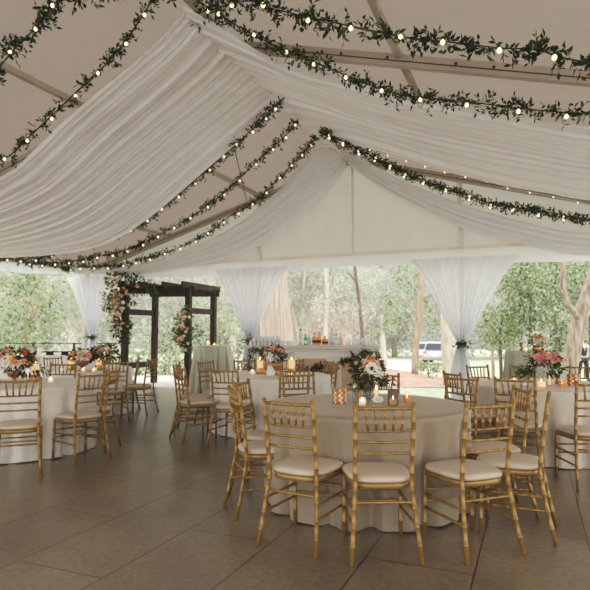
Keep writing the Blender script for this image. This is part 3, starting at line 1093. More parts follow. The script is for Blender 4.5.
ROSE = {}
def bloom(kind, r, p, d, parent, nm='rose'):
    if kind not in ROSE:
        o = rose_mesh(1.0, hash(kind) % 97 if False else len(ROSE) + 5).build(nm, M[kind], None)
        ROSE[kind] = o.data
        bpy.data.objects.remove(o)
    o = bpy.data.objects.new(nm, ROSE[kind]); COL.objects.link(o)
    o.parent = parent
    o.location = p; r *= 0.66; o.scale = (r, r, r)
    o.rotation_euler = Vector(d).to_track_quat('Z', 'Y').to_euler()
    return o


def anemone(r, p, d, parent):
    mb = MB()
    for k in range(7):
        a = 2 * PI * k / 7
        c = Vector((math.cos(a), math.sin(a), 0)); s = Vector((-math.sin(a), math.cos(a), 0))
        mb.add([c * .15 * r, c * .5 * r + s * .42 * r + Vector((0, 0, .1 * r)), c * .92 * r + s * .38 * r + Vector((0, 0, .26 * r)), c * 1.05 * r + Vector((0, 0, .3 * r)),
                c * .92 * r - s * .38 * r + Vector((0, 0, .26 * r)), c * .5 * r - s * .42 * r + Vector((0, 0, .1 * r))], [(0, 5, 4, 3, 2, 1)])
    mb.cur = 1
    mb.blob((0, 0, .1 * r), .24 * r, 8, 6)
    o = mb.build('anemone', [M['whitef'], M['anem']], parent)
    o.location = p; o.rotation_euler = Vector(d).to_track_quat('Z', 'Y').to_euler()
    return o


def foliage(parent, c, rad, n, L, m, rnd, droop=0.0, name='foliage', up=0.2):
    mb = MB()
    for k in range(n):
        d = rdir(rnd); d.z = d.z * 0.8 + up
        d.normalize()
        q = rnd.uniform(0.55, 1.0)
        p = Vector(c) + Vector((d.x * rad[0], d.y * rad[1], d.z * rad[2])) * q
        dd = (d + Vector((0, 0, -droop)) + rdir(rnd) * 0.5)
        mb.leaf(p, dd, rdir(rnd), L * rnd.uniform(.6, 1.2), L * rnd.uniform(.28, .45))
    return mb.build(name, m, parent, False)


def bouquet(root, c, rad, blooms, nleaf, L, seed, mleaf='fol', face=(0, -1, 0.3), droop=0.3, tall=0):
    """blooms: list of (kind, radius, dx, dz) placed on the front of the mound, more around"""
    rnd = random.Random(seed)
    foliage(root, c, rad, nleaf, L, M[mleaf], rnd, droop)
    c = Vector(c)
    for kind, r, dx, dz in blooms:
        q = max(0.05, 1 - dx * dx - dz * dz) ** 0.5
        d = Vector((dx, -q, dz + 0.12)).normalized()
        p = c + Vector((dx * rad[0], -q * rad[1] * 0.92, dz * rad[2]))
        if kind == 'anemone': anemone(r, p, d, root)
        else: bloom(kind, r, p, d, root)
    for kind, r, dx, dz in blooms:
        if kind in ('anemone', 'mauve'): continue
        dx += rnd.uniform(-.28, .28); dz += rnd.uniform(-.3, .3)
        ln = max(1.0, math.hypot(dx, dz) * 1.1); dx /= ln; dz /= ln
        q = max(0.05, 1 - dx * dx - dz * dz) ** 0.5
        bloom(kind, r * rnd.uniform(.6, .85), c + Vector((dx * rad[0], -q * rad[1] * 0.95, dz * rad[2])), Vector((dx, -q, dz + .2)), root)
    for k in range(max(3, len(blooms) // 2)):
        a = rnd.uniform(0.15, PI - 0.15)
        d = Vector((math.cos(a), math.sin(a), rnd.uniform(0.0, 0.8))).normalized()
        p = c + Vector((d.x * rad[0], d.y * rad[1], d.z * rad[2])) * 0.95
        kind, r, _, _ = blooms[rnd.randrange(len(blooms))]
        if kind == 'anemone': kind = 'whitef'
        bloom(kind, r, p, d, root)


def compote(root, m, h=0.13, r=0.085):
    mb = MB()
    mb.lathe([(r * .62, 0), (r * .62, .008), (r * .3, .02), (r * .2, h * .32), (r * .28, h * .42), (r * .8, h * .6), (r * .98, h * .85), (r * 1.05, h), (r * .95, h), (r * .8, h * .8)], 20, capt=True)
    mb.build('compote_vase', m, root)


def candle_in(root, r, h, flame=True, z0=0.006):
    mb = MB(); mb.lathe([(r, z0), (r, z0 + h * .96), (r * .9, z0 + h), (r * .3, z0 + h * .95)], 14)
    cnd = mb.build('candle', M['wax'], root)
    if flame:
        f = MB(); f.lathe([(0.0005, 0), (.005, .006), (.006, .013), (.003, .024), (.0005, .032)], 8, (0, 0, z0 + h))
        f.build('flame', M['flame'], cnd)


def cyl_glass(root, r, h, m, nm='glass_cylinder', th=0.003):
    mb = MB(); mb.lathe([(r * .96, 0.0), (r, .005), (r, h), (r - th, h), (r - th, .008)], 24, capb=True, capt=True)
    return mb.build(nm, m, root)


def votive(p, label, r=0.03, h=0.065, m='amber', group=None, light=0.0):
    root = empty('votive_candle', p, 0, label, 'candle', group)
    mb = MB(); mb.lathe([(r * .8, 0), (r, h * .25), (r * 1.02, h * .6), (r * .92, h), (r * .86, h), (r * .92, h * .6), (r * .88, h * .2)], 18)
    mb.build('glass_holder', M[m], root)
    candle_in(root, r * 0.72, h * 0.45)
    if light: glow(p + Vector((0, 0, h * .7)), light)
    return root


def hurricane(p, label, r, h, ch, cr=None, m='glass', gold_base=False, group=None):
    root = empty('hurricane_candle', p, 0, label, 'candle', group)
    cyl_glass(root, r, h, M[m])
    candle_in(root, cr or r * 0.7, ch)
    if gold_base:
        MB().lathe([(r * 1.0, 0.0), (r * 1.06, .01), (r * 1.06, .075), (r * 1.0, .08)], 20).build('gold_collar', M['brass'], root)
    return root


def glow(p, e):
    l = bpy.data.lights.new('candle_glow', 'POINT'); l.energy = e; l.color = (1.0, 0.55, 0.22); l.shadow_soft_size = 0.015
    o = bpy.data.objects.new('candle_glow', l); COL.objects.link(o); o.location = p


def mosaic_votive(p, r, h, label):
    root = empty('mosaic_votive', p, 0, label, 'candle')
    cyl_glass(root, r, h, M['amber'], 'glass_holder')
    mb = MB()
    n, m = 14, 6
    for i in range(m):
        for k in range(n):
            a = 2 * PI * (k + 0.5 * (i % 2)) / n
            z = h * (i + .5) / m
            c = Vector((math.cos(a), math.sin(a), 0)); s = Vector((-math.sin(a), math.cos(a), 0))
            q = c * (r + .002) + Vector((0, 0, z)); wd = PI * r / n * 0.78; hh = h / m * 0.55
            mb.cur = (i + k) % 2
            mb.add([q - Vector((0, 0, hh)), q + s * wd, q + Vector((0, 0, hh)), q - s * wd, q + c * .003], [(0, 1, 4), (1, 2, 4), (2, 3, 4), (3, 0, 4)])
    mb.build('mosaic_tiles', [M['mosaic'], M['mosaicw']], root, False)
    candle_in(root, r * .6, h * .35)
    MB().lathe([(r * 1.0, h - .004), (r * 1.05, h - .002), (r * 1.05, h + .004), (r * .96, h + .004)], 24).build('rim', M['brass'], root)
    return root

# --- front table
q = P(369.5, 399.5, TH_)
root = empty('flower_centerpiece', q + Vector((0, .10, 0)), 0, 'tall bouquet with white anemones and peach roses in a glass vase, front table', 'flowers')
cyl_glass(root, 0.05, 0.14, M['glass'], 'glass_vase')
mb = MB()
for k in range(9):
    a = 2 * PI * k / 9
    mb.tube([(0.02 * math.cos(a), .02 * math.sin(a), .01), (.05 * math.cos(a + .6), .05 * math.sin(a + .6), .17)], .003, 5)
mb.build('flower_stems', M['stem'], root)
bouquet(root, (0.0, 0, 0.255), (0.15, 0.14, 0.135), [
    ('peach', .046, .16, .78), ('blush', .044, .42, .5), ('peach', .04, -.02, .5), ('anemone', .052, .10, .12), ('whitef', .05, .48, -.05),
    ('butter', .024, -.75, .45), ('butter', .022, -.35, .62), ('butter', .02, -.55, .1), ('butter', .022, -.2, -.0), ('mauve', .014, .85, .1), ('mauve', .014, -.9, .0)], 620, 0.05, 61, 'fol', droop=0.25)
foliage(root, (0.02, -0.02, 0.17), (0.16, 0.12, 0.08), 150, 0.06, M['fol'], random.Random(62), 1.1, 'trailing_foliage', -0.3)
mosaic_votive(P(339.5, 403, TH_), 0.058, 0.118, 'bronze mosaic glass votive with a lit candle, left end of the front table group')
root = empty('bud_vase', P(355.5, 399, TH_), 0, 'small clear glass of pale flowers beside the bronze mosaic votive', 'vase')
cyl_glass(root, .028, .07, M['glass'], 'glass_vase')
foliage(root, (0, 0, .10), (.04, .04, .05), 60, .04, M['foll'], random.Random(63))
bloom('whitef', .02, Vector((-.01, -.03, .12)), (0, -1, .4), root)
votive(P(362.5, 405.2, TH_), 'glowing short cream candle in a glass cup under the front bouquet', .03, .058, 'frost')
root = empty('taper_holder', P(359.5, 399.5, TH_) + Vector((0, .03, 0)), 0, 'slim dark bottle-shaped holder behind the short cream candle', 'vase')
MB().lathe([(.022, 0), (.024, .02), (.018, .05), (.009, .075), (.009, .11), (.011, .115)], 14).build('bottle_body', M['copper'], root)
hurricane(P(393, 405.2, TH_), 'smoked glass cylinder with a lit candle, right of the front bouquet', .043, .127, .04, .028, 'smoke')
votive(P(407, 402.2, TH_), 'round amber votive standing alone at the right of the front candles', .029, .055, 'amber')
root = empty('bud_vase', P(391, 399.5, TH_) + Vector((0, .05, 0)), 0, 'bud vase with tiny pink blossoms behind the smoked glass cylinder', 'vase')
cyl_glass(root, .02, .11, M['glass'], 'glass_vase')
foliage(root, (0, 0, .16), (.045, .04, .05), 60, .035, M['fol'], random.Random(64))
for k, (dx, dz) in enumerate(((-.03, .17), (.0, .19), (.03, .175), (.045, .16))):
    bloom('blush' if k % 2 else 'mauve', .013, Vector((dx, -.03, dz)), (0, -1, .5), root)
root = empty('hurricane_candle', P(377, 400, TH_) + Vector((0, .04, 0)), 0, 'slim clear glass cylinder with a gold candle behind the white table card', 'candle')
cyl_glass(root, .026, .15, M['glass']); candle_in(root, .016, .085)
# table card: white oval card with scalloped edge on a small stand
q = P(378, 404, TH_)
root = empty('table_card', q, 0, 'white scalloped card standing before the front bouquet', 'card')
mb = MB(); n = 48; vs = [(0, -.002, .036)]; vs2 = [(0, .002, .036)]
for k in range(n):
    a = 2 * PI * k / n
    rr = 1 + .06 * math.cos(8 * a)
    vs.append((.045 * rr * math.cos(a), -.002, .036 + .028 * rr * math.sin(a)))
    vs2.append((.045 * rr * math.cos(a), .002, .036 + .028 * rr * math.sin(a)))
fs = [(0, 1 + k, 1 + (k + 1) % n) for k in range(n)]
mb.add(vs + vs2, fs + [(n + 1, n + 2 + (k + 1) % n, n + 2 + k) for k in range(n)] + [(1 + k, n + 2 + k, n + 2 + (k + 1) % n, 1 + (k + 1) % n) for k in range(n)])
mb.build('card', M['card'], root, False)
mb = MB()
for i in range(2):
    pts = [Vector((-.022 + .044 * k / 20, -.0035, .042 - .012 * i + .0035 * math.sin(k * 1.7 + i) + .002 * math.sin(k * 3.1))) for k in range(21)]
    mb.tube(pts, .0009, 4)
mb.build('handwriting', M['grey'], root)
MB().box((0, .012, .006), (.03, .03, .012)).build('card_stand', M['brass'], root, False)

# --- left table
q = P(14, 383.0, TH_)
root = empty('flower_centerpiece', q, 0, 'lush coral and peach bouquet in a footed gold bowl on the left ivory table', 'flowers')
compote(root, M['copper'], .14, .085)
bouquet(root, (-.01, 0, .27), (.23, .18, .13), [
    ('orange', .05, -.1, .75), ('coral', .048, .62, .68), ('dusty', .05, -.35, .5), ('blush', .042, -.5, .25), ('whitef', .066, -.1, -.1), ('orange', .042, .28, .05),
    ('blush', .04, -.55, -.4), ('dusty', .035, -.75, -.45), ('blush', .04, .5, -.3), ('butter', .035, .05, .45), ('butter', .03, .3, .5), ('peach', .034, -.2, .3), ('whitef', .03, -.85, .35), ('peach', .035, .75, -.1)], 420, .06, 66, 'fol', droop=.2)
foliage(root, (.16, .0, .15), (.24, .13, .07), 60, .08, M['fol'], random.Random(67), 1.0, 'trailing_foliage', -.3)
hurricane(P(35, 381.6, TH_), 'clear hurricane glass with a gold collar and lit candle right of the coral bouquet', .058, .29, .2, .042, 'glass', True)
votive(P(50.5, 382.5, TH_), 'small glowing round votive on the right of the left ivory table', .032, .06, 'frost')
# --- far left table
q = P(82, 370.5, TH_)
root = empty('flower_centerpiece', q, 0, 'low blush bouquet in a copper bowl on the far left table', 'flowers')
compote(root, M['copper'], .15, .11)
bouquet(root, (.04, 0, .23), (.26, .18, .10), [('peach', .045, -.5, .4), ('blush', .05, -.1, .3), ('coral', .04, -.75, 0), ('whitef', .05, .2, .6), ('peach', .045, .45, .1), ('blush', .04, .1, -.3), ('butter', .04, -.3, .7)], 220, .075, 68)
q = P(101, 369.5, TH_)
root = empty('flower_centerpiece', q + Vector((0, .15, 0)), 0, 'second blush bouquet with hanging leaves, right half of the far left table', 'flowers')
compote(root, M['brass'], .15, .09)
bouquet(root, (0, 0, .26), (.24, .18, .14), [('peach', .045, -.5, .4), ('blush', .05, -.1, .3), ('whitef', .045, .3, .6), ('peach', .045, .0, -.2), ('butter', .04, -.3, .7), ('peach', .03, .4, .2)], 240, .08, 69, 'fol', droop=.5)
hurricane(P(98.5, 370.2, TH_), 'gold based hurricane candle between the two far left bouquets', .055, .22, .15, .045, 'glass', True)
hurricane(P(71, 370, TH_), 'gold based hurricane candle left of the copper bowl bouquet', .055, .22, .15, .045, 'glass', True)
votive(P(68, 371.2, TH_) + Vector((-.02, -.14, 0)), 'tiny votive at the left of the far left table', .034, .06, 'frost')
votive(P(85.8, 371.6, TH_) + Vector((0, -.1, 0)), 'tiny votive below the copper bowl on the far left table', .034, .06, 'frost')
votive(P(96.5, 371.9, TH_) + Vector((0, -.1, 0)), 'tiny votive right of the copper bowl on the far left table', .034, .06, 'frost')

# --- table in front of the bar
q = P(277, 375.5, TH_)
root = empty('flower_centerpiece', q, 0, 'peach and white bouquet in a gold footed vase before the bar', 'flowers')
compote(root, M['brass'], .17, .075)
bouquet(root, (-.05, 0, .29), (.18, .15, .12), [('coral', .036, -.55, .55), ('peach', .04, .05, .75), ('peach', .038, .6, .5), ('whitef', .045, -.3, -.05), ('whitef', .045, -.25, -.5), ('butter', .035, -.6, .1), ('whitef', .04, -.3, .75), ('coral', .03, -.85, -.2)], 280, .065, 71, 'fol', droop=.3)
hurricane(P(260, 373.8, TH_), 'tall hurricane glass with a gold collar, left of the bouquet before the bar', .055, .32, .2, .042, 'glass', True)
hurricane(P(291.5, 374.2, TH_), 'tall hurricane glass with a gold collar, right of the bouquet before the bar', .055, .32, .2, .042, 'glass', True)
votive(P(252.5, 374.2, TH_), 'small glowing votive at the left edge of the table before the bar', .034, .065, 'frost')
votive(P(289, 376, TH_) + Vector((0.02, -.12, 0)), 'small low votive behind the near chair of the table before the bar', .03, .05, 'frost')
root = empty('menu_card', P(270.5, 375.3, TH_), 0, 'white menu card leaning beside the gold footed vase', 'card')
mb = MB(); mb.add([(-.05, 0, 0), (.05, 0, 0), (.042, .03, .13), (-.042, .03, .13), (-.05, .003, 0), (.05, .003, 0), (.042, .033, .13), (-.042, .033, .13)], [(0, 1, 2, 3), (7, 6, 5, 4), (0, 4, 5, 1), (1, 5, 6, 2), (2, 6, 7, 3), (3, 7, 4, 0)])
mb.build('card', M['card'], root, False)
MB().beam((0, .03, .1), (0, .075, .004), .02, .003).build('card_stand', M['card'], root, False)
root = empty('goblet', P(265.5, 374.5, TH_), 0, 'slim gold goblet between the left hurricane glass and the menu card', 'goblet')
MB().lathe([(.03, 0), (.03, .004), (.008, .012), (.007, .06), (.025, .085), (.03, .12), (.027, .15), (.024, .15), (.026, .12)], 16).build('goblet_bowl', M['brass'], root)

# --- right table
q = P(547, 386.8, TH_)
root = empty('flower_centerpiece', q + Vector((.03, .16, 0)), 0, 'dusty pink and coral bouquet with dark leaves on the right table', 'flowers')
cyl_glass(root, .05, .15, M['glass'], 'glass_vase')
bouquet(root, (.02, 0, .29), (.2, .16, .11), [('coral', .036, -.3, .75), ('dusty', .042, -.5, .2), ('peach', .04, -.05, .4), ('dusty', .04, .3, .55), ('coral', .036, .55, .25), ('mauve', .034, -.3, -.2), ('blush', .05, .75, -.0), ('dusty', .036, .15, .1), ('whitef', .035, .1, .85), ('peach', .03, -.7, .3)], 150, .06, 73, 'fol', droop=.3)
foliage(root, (0, -.0, .18), (.23, .15, .06), 90, .085, M['fol'], random.Random(74), .6, 'collar_foliage', -.2)
hurricane(P(541.5, 387.4, TH_), 'wide glass cylinder with a glowing candle on the right table', .056, .215, .055, .04, 'glass')
hurricane(P(549.5, 385.8, TH_) + Vector((0.02, .05, 0)), 'clear slim glass cylinder with a taper behind the wide one, right table', .03, .19, .09, .016, 'glass')
mosaic_votive(P(573.5, 385.8, TH_), .062, .125, 'pale mosaic votive with a lit candle on the right table near the picture edge')
votive(P(562, 387.2, TH_), 'amber votive between the wide glass cylinder and mosaic votive, right table', .034, .07, 'amber')
votive(P(514.5, 383.5, TH_), 'small votive at the left end of the right table', .03, .055, 'frost')
root = empty('bud_vase', P(525.5, 384, TH_), 0, 'clear bud vase with green fern sprigs on the left of the right table', 'vase')
cyl_glass(root, .03, .07, M['glass'], 'glass_vase')
foliage(root, (0, 0, .12), (.08, .07, .07), 80, .06, M['foll'], random.Random(75), 0, 'foliage', .3)
root = empty('table_card', P(526.5, 385.4, TH_), 0, 'small white oval card in front of the fern sprigs', 'card')
mb = MB(); mb.lathe([(.001, 0), (.05, 0), (.05, .004), (.001, .004)], 24, (0, 0, 0)); mb.xf(Matrix.Translation((0, 0, .03)) @ Matrix.Rotation(PI / 2, 4, 'X') @ Matrix.Scale(.6, 4, (0, 1, 0)))
mb.build('card', M['card'], root, False)
root = empty('bud_vase', P(560, 384.3, TH_) + Vector((0, .06, 0)), 0, 'slender copper bud vase with a small green bunch behind the amber votive', 'vase')
MB().lathe([(.022, 0), (.026, .02), (.014, .06), (.009, .10), (.012, .115)], 14).build('bottle_body', M['copper'], root)
foliage(root, (0, 0, .16), (.06, .05, .06), 70, .05, M['foll'], random.Random(76))

# --- cocktail tables
q = P(533, 354.5, 1.07)
root = empty('flower_centerpiece', Vector((H2[0] + .0, H2[1] - .12, 1.072)), 0, 'small peach bouquet in a gold pot on the right sage cocktail table', 'flowers')
MB().lathe([(.05, 0), (.06, .03), (.065, .09), (.06, .09), (.05, .03)], 18).build('gold_pot', M['brass'], root)
bouquet(root, (0, 0, .16), (.11, .1, .09), [('peach', .034, -.3, .6), ('coral', .03, .15, .7), ('peach', .034, .5, .2), ('blush', .032, -.6, .1), ('butter', .03, 0, .1), ('whitef', .03, .6, -.2)], 110, .055, 77, 'foll')
votive(Vector((H2[0] - .19, H2[1] - .16, 1.072)), 'small white votive left of the bouquet on the right sage table', .028, .055, 'frost')
hurricane(Vector((H1[0] - .09, H1[1] - .18, 1.072)), 'squat candle glass on the left sage cocktail table', .055, .11, .06, .04, 'glass')
votive(Vector((H1[0] + .06, H1[1] - .2, 1.072)), 'tiny white votive right of the squat candle glass, left sage table', .04, .05, 'frost')

# ------------------------------------------------------------------ bar
BY = 10.75
bl, br_ = XP(246, BY), XP(376.5, BY)
bw = br_ - bl
bx = (bl + br_) / 2
bar = empty('bar_counter', (bx, BY + .3, 0), 0, 'white panelled bar counter with a thick grey top', 'bar')
MB().box((0, 0, 1.075), (bw, .66, .075)).build('countertop', M['bartop'], bar, False, .008)
MB().box((0, 0.02, .52), (bw - .14, .5, 1.035)).build('cabinet', M['barwhite'], bar, False)
MB().box((0, -.25, 1.015), (bw - .10, .06, .045)).build('cornice', M['barwhite'], bar, False, .006)
MB().box((0, -.24, .06), (bw - .12, .05, .12)).build('plinth', M['barwhite'], bar, False, .006)
for k in range(3):
    cx = -bw / 3 + bw / 3 * k
    MB().box((cx, -.236, .55), (bw / 3 - .3, .012, .62)).build('wood_panel', M['barwood'], bar, False)
    mb = MB(); hw, hh = bw / 6 - .13, .33
    for sx in (-1, 1): mb.box((cx + sx * hw, -.243, .55), (.045, .03, 2 * hh + .045))
    for sz in (-1, 1): mb.box((cx, -.243, .55 + sz * hh), (2 * hw, .03, .045))
    mb.build('panel_molding', M['barwhite'], bar, False, .004)
# greenery draped on the bar front
def swag(pts, label, seed, per=60, L=.075, sp=.13):
    pts = crom(pts, 40); mid = pts[20].copy()
    root = empty('leaf_garland', mid, 0, label, 'garland')
    a, b = garland_mesh([p - mid for p in pts], per, L, sp, random.Random(seed), None, False)
    a.build('foliage', M['garl'], root, False); b.build('vine_stem', M['stem'], root, False)
fy = BY - .02
swag([PY(378, 352, fy - .06), PY(366, 352, fy), PY(353, 357, fy), PY(338, 363, fy), PY(320, 368, fy), PY(300, 369, fy)], 'thick eucalyptus garland draped on the right front of the bar', 81)
swag([PY(249, 349, fy - .03), PY(256, 350, fy), PY(266, 350, fy), PY(275, 351, fy)], 'dark leafy garland under the left end of the bar top', 82, 70, .06, .07)
swag([PY(249, 350, fy), PY(250, 357, fy), PY(249, 364, fy), PY(250, 372, fy)], 'leafy garland hanging down the left corner of the bar', 83, 60, .06, .09)
BT = 1.1135
def bottle(px, D, r, h, neck, mglass, mcap, label, lab=None, nm='bottle', grp=None):
    root = empty(nm, (XP(px, D), D, BT), 0, label, 'bottle', grp)
    MB().lathe([(r * .92, 0), (r, .006), (r, h * .55), (r * .85, h * .64), (neck, h * .74), (neck, h * .93), (neck * 1.1, h * .94), (neck * 1.1, h * .96)], 16).build('glass_body', M[mglass], root)
    MB().lathe([(neck * 1.25, h * .92), (neck * 1.25, h), (neck * .9, h * 1.005)], 12).build('cap', M[mcap], root)
    if lab: MB().lathe([(r * 1.02, h * .16), (r * 1.02, h * .42)], 16, capb=False, capt=False).build('paper_label', M[lab], root)
M['ginger'] = mat('amber_liquor', (0.72, 0.29, 0.07), 0.15, 0, 0.1, 10, emit=(0.8, 0.3, 0.06), es=0.12)  # faint emission added to the liquor colour
M['greeng'] = mat('green_glass', (0.10, 0.42, 0.14), 0.15, 0, 0.1, 10, emit=(0.1, 0.5, 0.15), es=0.08)  # slight emission added to the green colour
M['redcap'] = mat('red_cap', (0.6, 0.13, 0.06), 0.4)
M['lblw'] = mat('pale_paper_label', (0.72, 0.72, 0.76), 0.7)
M['lblb'] = mat('dark_paper_label', (0.06, 0.055, 0.09), 0.7)
M['clearb'] = glassmat('clear_bottle', (0.72, 0.74, 0.76), 0.5)
bottle(300.6, 11.0, .042, .315, .016, 'clearb', 'black', 'tall clear bottle with a black cap, left of the green bottle on the bar', 'lblw')
bottle(305.4, 11.0, .04, .215, .017, 'greeng', 'greeng', 'green glass bottle on the bar', 'lblw')
bottle(309.3, 11.05, .035, .22, .014, 'clearb', 'card', 'small clear bottle just right of the green bottle')
bottle(314.4, 11.0, .042, .235, .016, 'ginger', 'black', 'amber bottle with a black cap, left of the red-capped one', 'lblb')
bottle(318.9, 11.0, .042, .25, .016, 'ginger', 'redcap', 'amber bottle with a red cap on the bar', 'lblb')
bottle(324.8, 11.0, .058, .175, .016, 'ginger', 'black', 'squat round amber bottle on the bar', 'lblb')
bottle(329.3, 10.95, .026, .085, .012, 'clearb', 'card', 'very small clear bottle beside the squat amber bottle')
bottle(331.8, 11.1, .042, .315, .016, 'clearb', 'grey', 'tall clear bottle right of the amber bottles', 'lblw')
bottle(336.4, 11.0, .037, .22, .014, 'clearb', 'black', 'short clear bottle with a black cap, right end of the bottle row', 'lblw')
M['rosew'] = mat('rose_wine', (0.80, 0.52, 0.42), 0.2, 0, 0.05, 8, emit=(0.8, 0.45, 0.35), es=0.1)  # slight emission added to the wine colour
bottle(341.0, 11.1, .04, .25, .015, 'rosew', 'rosew', 'pink bottle at the right end of the bottle row')
# glasses at the left end (upside down stemless glasses in rows), stacked trays of glasses at the right
def tumbler():
    root = empty('drinking_glass')
    MB().lathe([(.036, 0), (.030, .05), (.026, .10), (.024, .105), (.022, .10), (.027, .05), (.033, .004)], 14, capb=False, capt=True).build('glass_bowl', M['frost'], root)
    return root
tp = tumbler(); first = [True]
def put_glass(x, y, z, label, grp, sc=1.0):
    o = tp if first[0] else copy_tree(tp)
    first[0] = False
    o.location = (x, y, z); o.scale = (sc, sc, sc * .8); tag(o, label, 'glass', grp)
for r in range(3):
    for k in range(9):
        put_glass(XP(251 + 3.75 * k + .8 * r, 10.85 + .1 * r), 10.85 + .1 * r, BT, 'upturned glass in the lower layer of rows at the left end of the bar', 'lower rows of glasses at the left of the bar')
MB_ = MB().box((0, 0, 0), (.66, .3, .006)); o = MB_.build('glass_tray', M['frost'], None, False); o.location = (XP(267, 10.95), 10.95, BT + .089)
tag(o, 'thin clear tray between the two layers of glasses at the left of the bar', 'tray')
for r in range(2):
    for k in range(8):
        put_glass(XP(254 + 3.6 * k + .8 * r, 10.9 + .1 * r), 10.9 + .1 * r, BT + .093, 'upturned glass in the upper layer at the left end of the bar', 'upper rows of glasses at the left of the bar', .95)
for r in range(3):
    for k in range(9):
        put_glass(XP(346.5 + 3.2 * k, 10.85 + .1 * r), 10.85 + .1 * r, BT, 'upturned glass in the lower layer of rows at the right end of the bar', 'lower rows of glasses at the right of the bar', .75)
o = MB().box((0, 0, 0), (.60, .3, .006)).build('glass_tray', M['frost'], None, False); o.location = (XP(359.5, 10.95), 10.95, BT + .068)
tag(o, 'thin clear tray between the two layers of glasses at the right of the bar', 'tray')
for r in range(2):
    for k in range(7):
        put_glass(XP(349 + 3.3 * k, 10.9 + .1 * r), 10.9 + .1 * r, BT + .072, 'upturned glass in the upper layer at the right end of the bar', 'upper rows of glasses at the right of the bar', .75)
root = empty('glass_bowl', (XP(289.5, 10.95), 10.95, BT), 0, 'shallow clear glass bowl left of the tall clear bottle', 'bowl')
MB().lathe([(.04, 0), (.045, .008), (.085, .05), (.09, .075), (.085, .075), (.075, .05), (.03, .012)], 18).build('bowl_body', M['frost'], root)

# ------------------------------------------------------------------ pergola
pg = empty('wooden_pergola', (-3.3, 14.9, 0), 0, 'dark stained wooden pergola arch decked with flowers', 'pergola')
FL = Vector((XP(125.5, 14.3), 14.3, 0)); FR = Vector((XP(188.5, 14.3), 14.3, 0))
RL = Vector((XP(155, 15.5), 15.5, 0)); RR = Vector((XP(213.5, 15.5), 15.5, 0))
O = Vector((-3.3, 14.9, 0))
rotp = -math.atan2(RL.x - FL.x, RL.y - FL.y)
for nm, p, h in (('fl', FL, 2.5), ('fr', FR, 2.5), ('rl', RL, 2.5), ('rr', RR, 2.5)):
    MB().box(p - O + Vector((0, 0, h / 2)), (.14, .14, h), rotp).build('post', M['wood'], pg, False, .008)
def pbeam(a, b, z, wd, hh, ext=0.0, nm='beam'):
    d = (b - a).normalized()
    MB().beam(a - O - d * ext + Vector((0, 0, z)), b - O + d * ext + Vector((0, 0, z)), wd, hh).build(nm, M['wood'], pg, False, .006)
pbeam(FL, FR, 2.46, .05, .2, .16, 'cross_beam')
pbeam(RL, RR, 2.46, .05, .2, .16, 'cross_beam')
pbeam(FL, RL, 2.58, .06, .16, .32, 'side_beam')
pbeam(FR, RR, 2.58, .06, .16, .32, 'side_beam')
for t in (.3, .68):
    pbeam(FL.lerp(FR, t), RL.lerp(RR, t), 2.58, .05, .14, .3, 'rafter')
pbeam(FL, RL, 1.90, .05, .15, 0, 'side_rail'); pbeam(FR, RR, 1.93, .05, .15, 0, 'side_rail')
pbeam(FL, RL, .52, .05, .15, 0, 'side_rail'); pbeam(FR, RR, .52, .05, .15, 0, 'side_rail')


def floral(name, centre, label, parts, seed):
    """parts: list of (px,py,radius_m) clusters; blooms scattered on the viewer's side"""
    rnd = random.Random(seed)
    root = empty(name, centre, 0, label, 'flowers')
    for px, py, r, nb, nl in parts:
        c = PY(px, py, centre.y) - centre
        mb = MB()
        for k in range(nl):
            d = rdir(rnd)
            p = c + Vector((d.x * r, d.y * r * .8, d.z * r)) * rnd.uniform(.3, 1.15)
            mb.leaf(p, d + rdir(rnd) * .8 + Vector((0, 0, -.2)), rdir(rnd), rnd.uniform(.06, .13), rnd.uniform(.03, .055))
        mb.build('foliage', M['foll'] if rnd.random() < .45 else M['fol'], root, False)
        for k in range(nb):
            a = rnd.uniform(0, 2 * PI); q = r * math.sqrt(rnd.random()) * .85
            p = c + Vector((q * math.cos(a), -r * .75 * math.sqrt(max(.05, 1 - (q / r) ** 2)), q * math.sin(a)))
            d = Vector((math.cos(a) * .6, -1, math.sin(a) * .6 + .2))
            bloom(rnd.choice(['peach', 'blush', 'blush', 'butter', 'whitef', 'peach', 'butter', 'blush']), rnd.uniform(.030, .052), p, d, root)
    return root

floral('floral_arrangement', Vector((FL.x, 14.05, 2.2)), 'large peach flower cascade with foliage on the left corner of the pergola', [
    (120, 288, .33, 12, 230), (113, 300, .28, 15, 170), (124, 302, .28, 13, 170), (119, 316, .25, 12, 170), (123, 326, .20, 5, 150), (124, 338, .14, 0, 80), (138, 285, .24, 1, 120), (150, 288, .18, 0, 90), (130, 274, .18, 0, 90), (113, 279, .16, 1, 60), (121, 270, .12, 0, 50), (109, 306, .14, 1, 60), (117, 330, .14, 2, 60)], 91)
floral('floral_arrangement', Vector((FR.x, 14.1, 1.4)), 'smaller peach flower cluster tied to the right front post of the pergola', [
    (184, 318, .19, 10, 120), (182, 328, .20, 9, 130), (181, 338, .20, 9, 130), (186, 346, .16, 4, 110), (193, 333, .22, 0, 120), (187, 310, .12, 1, 50)], 92)

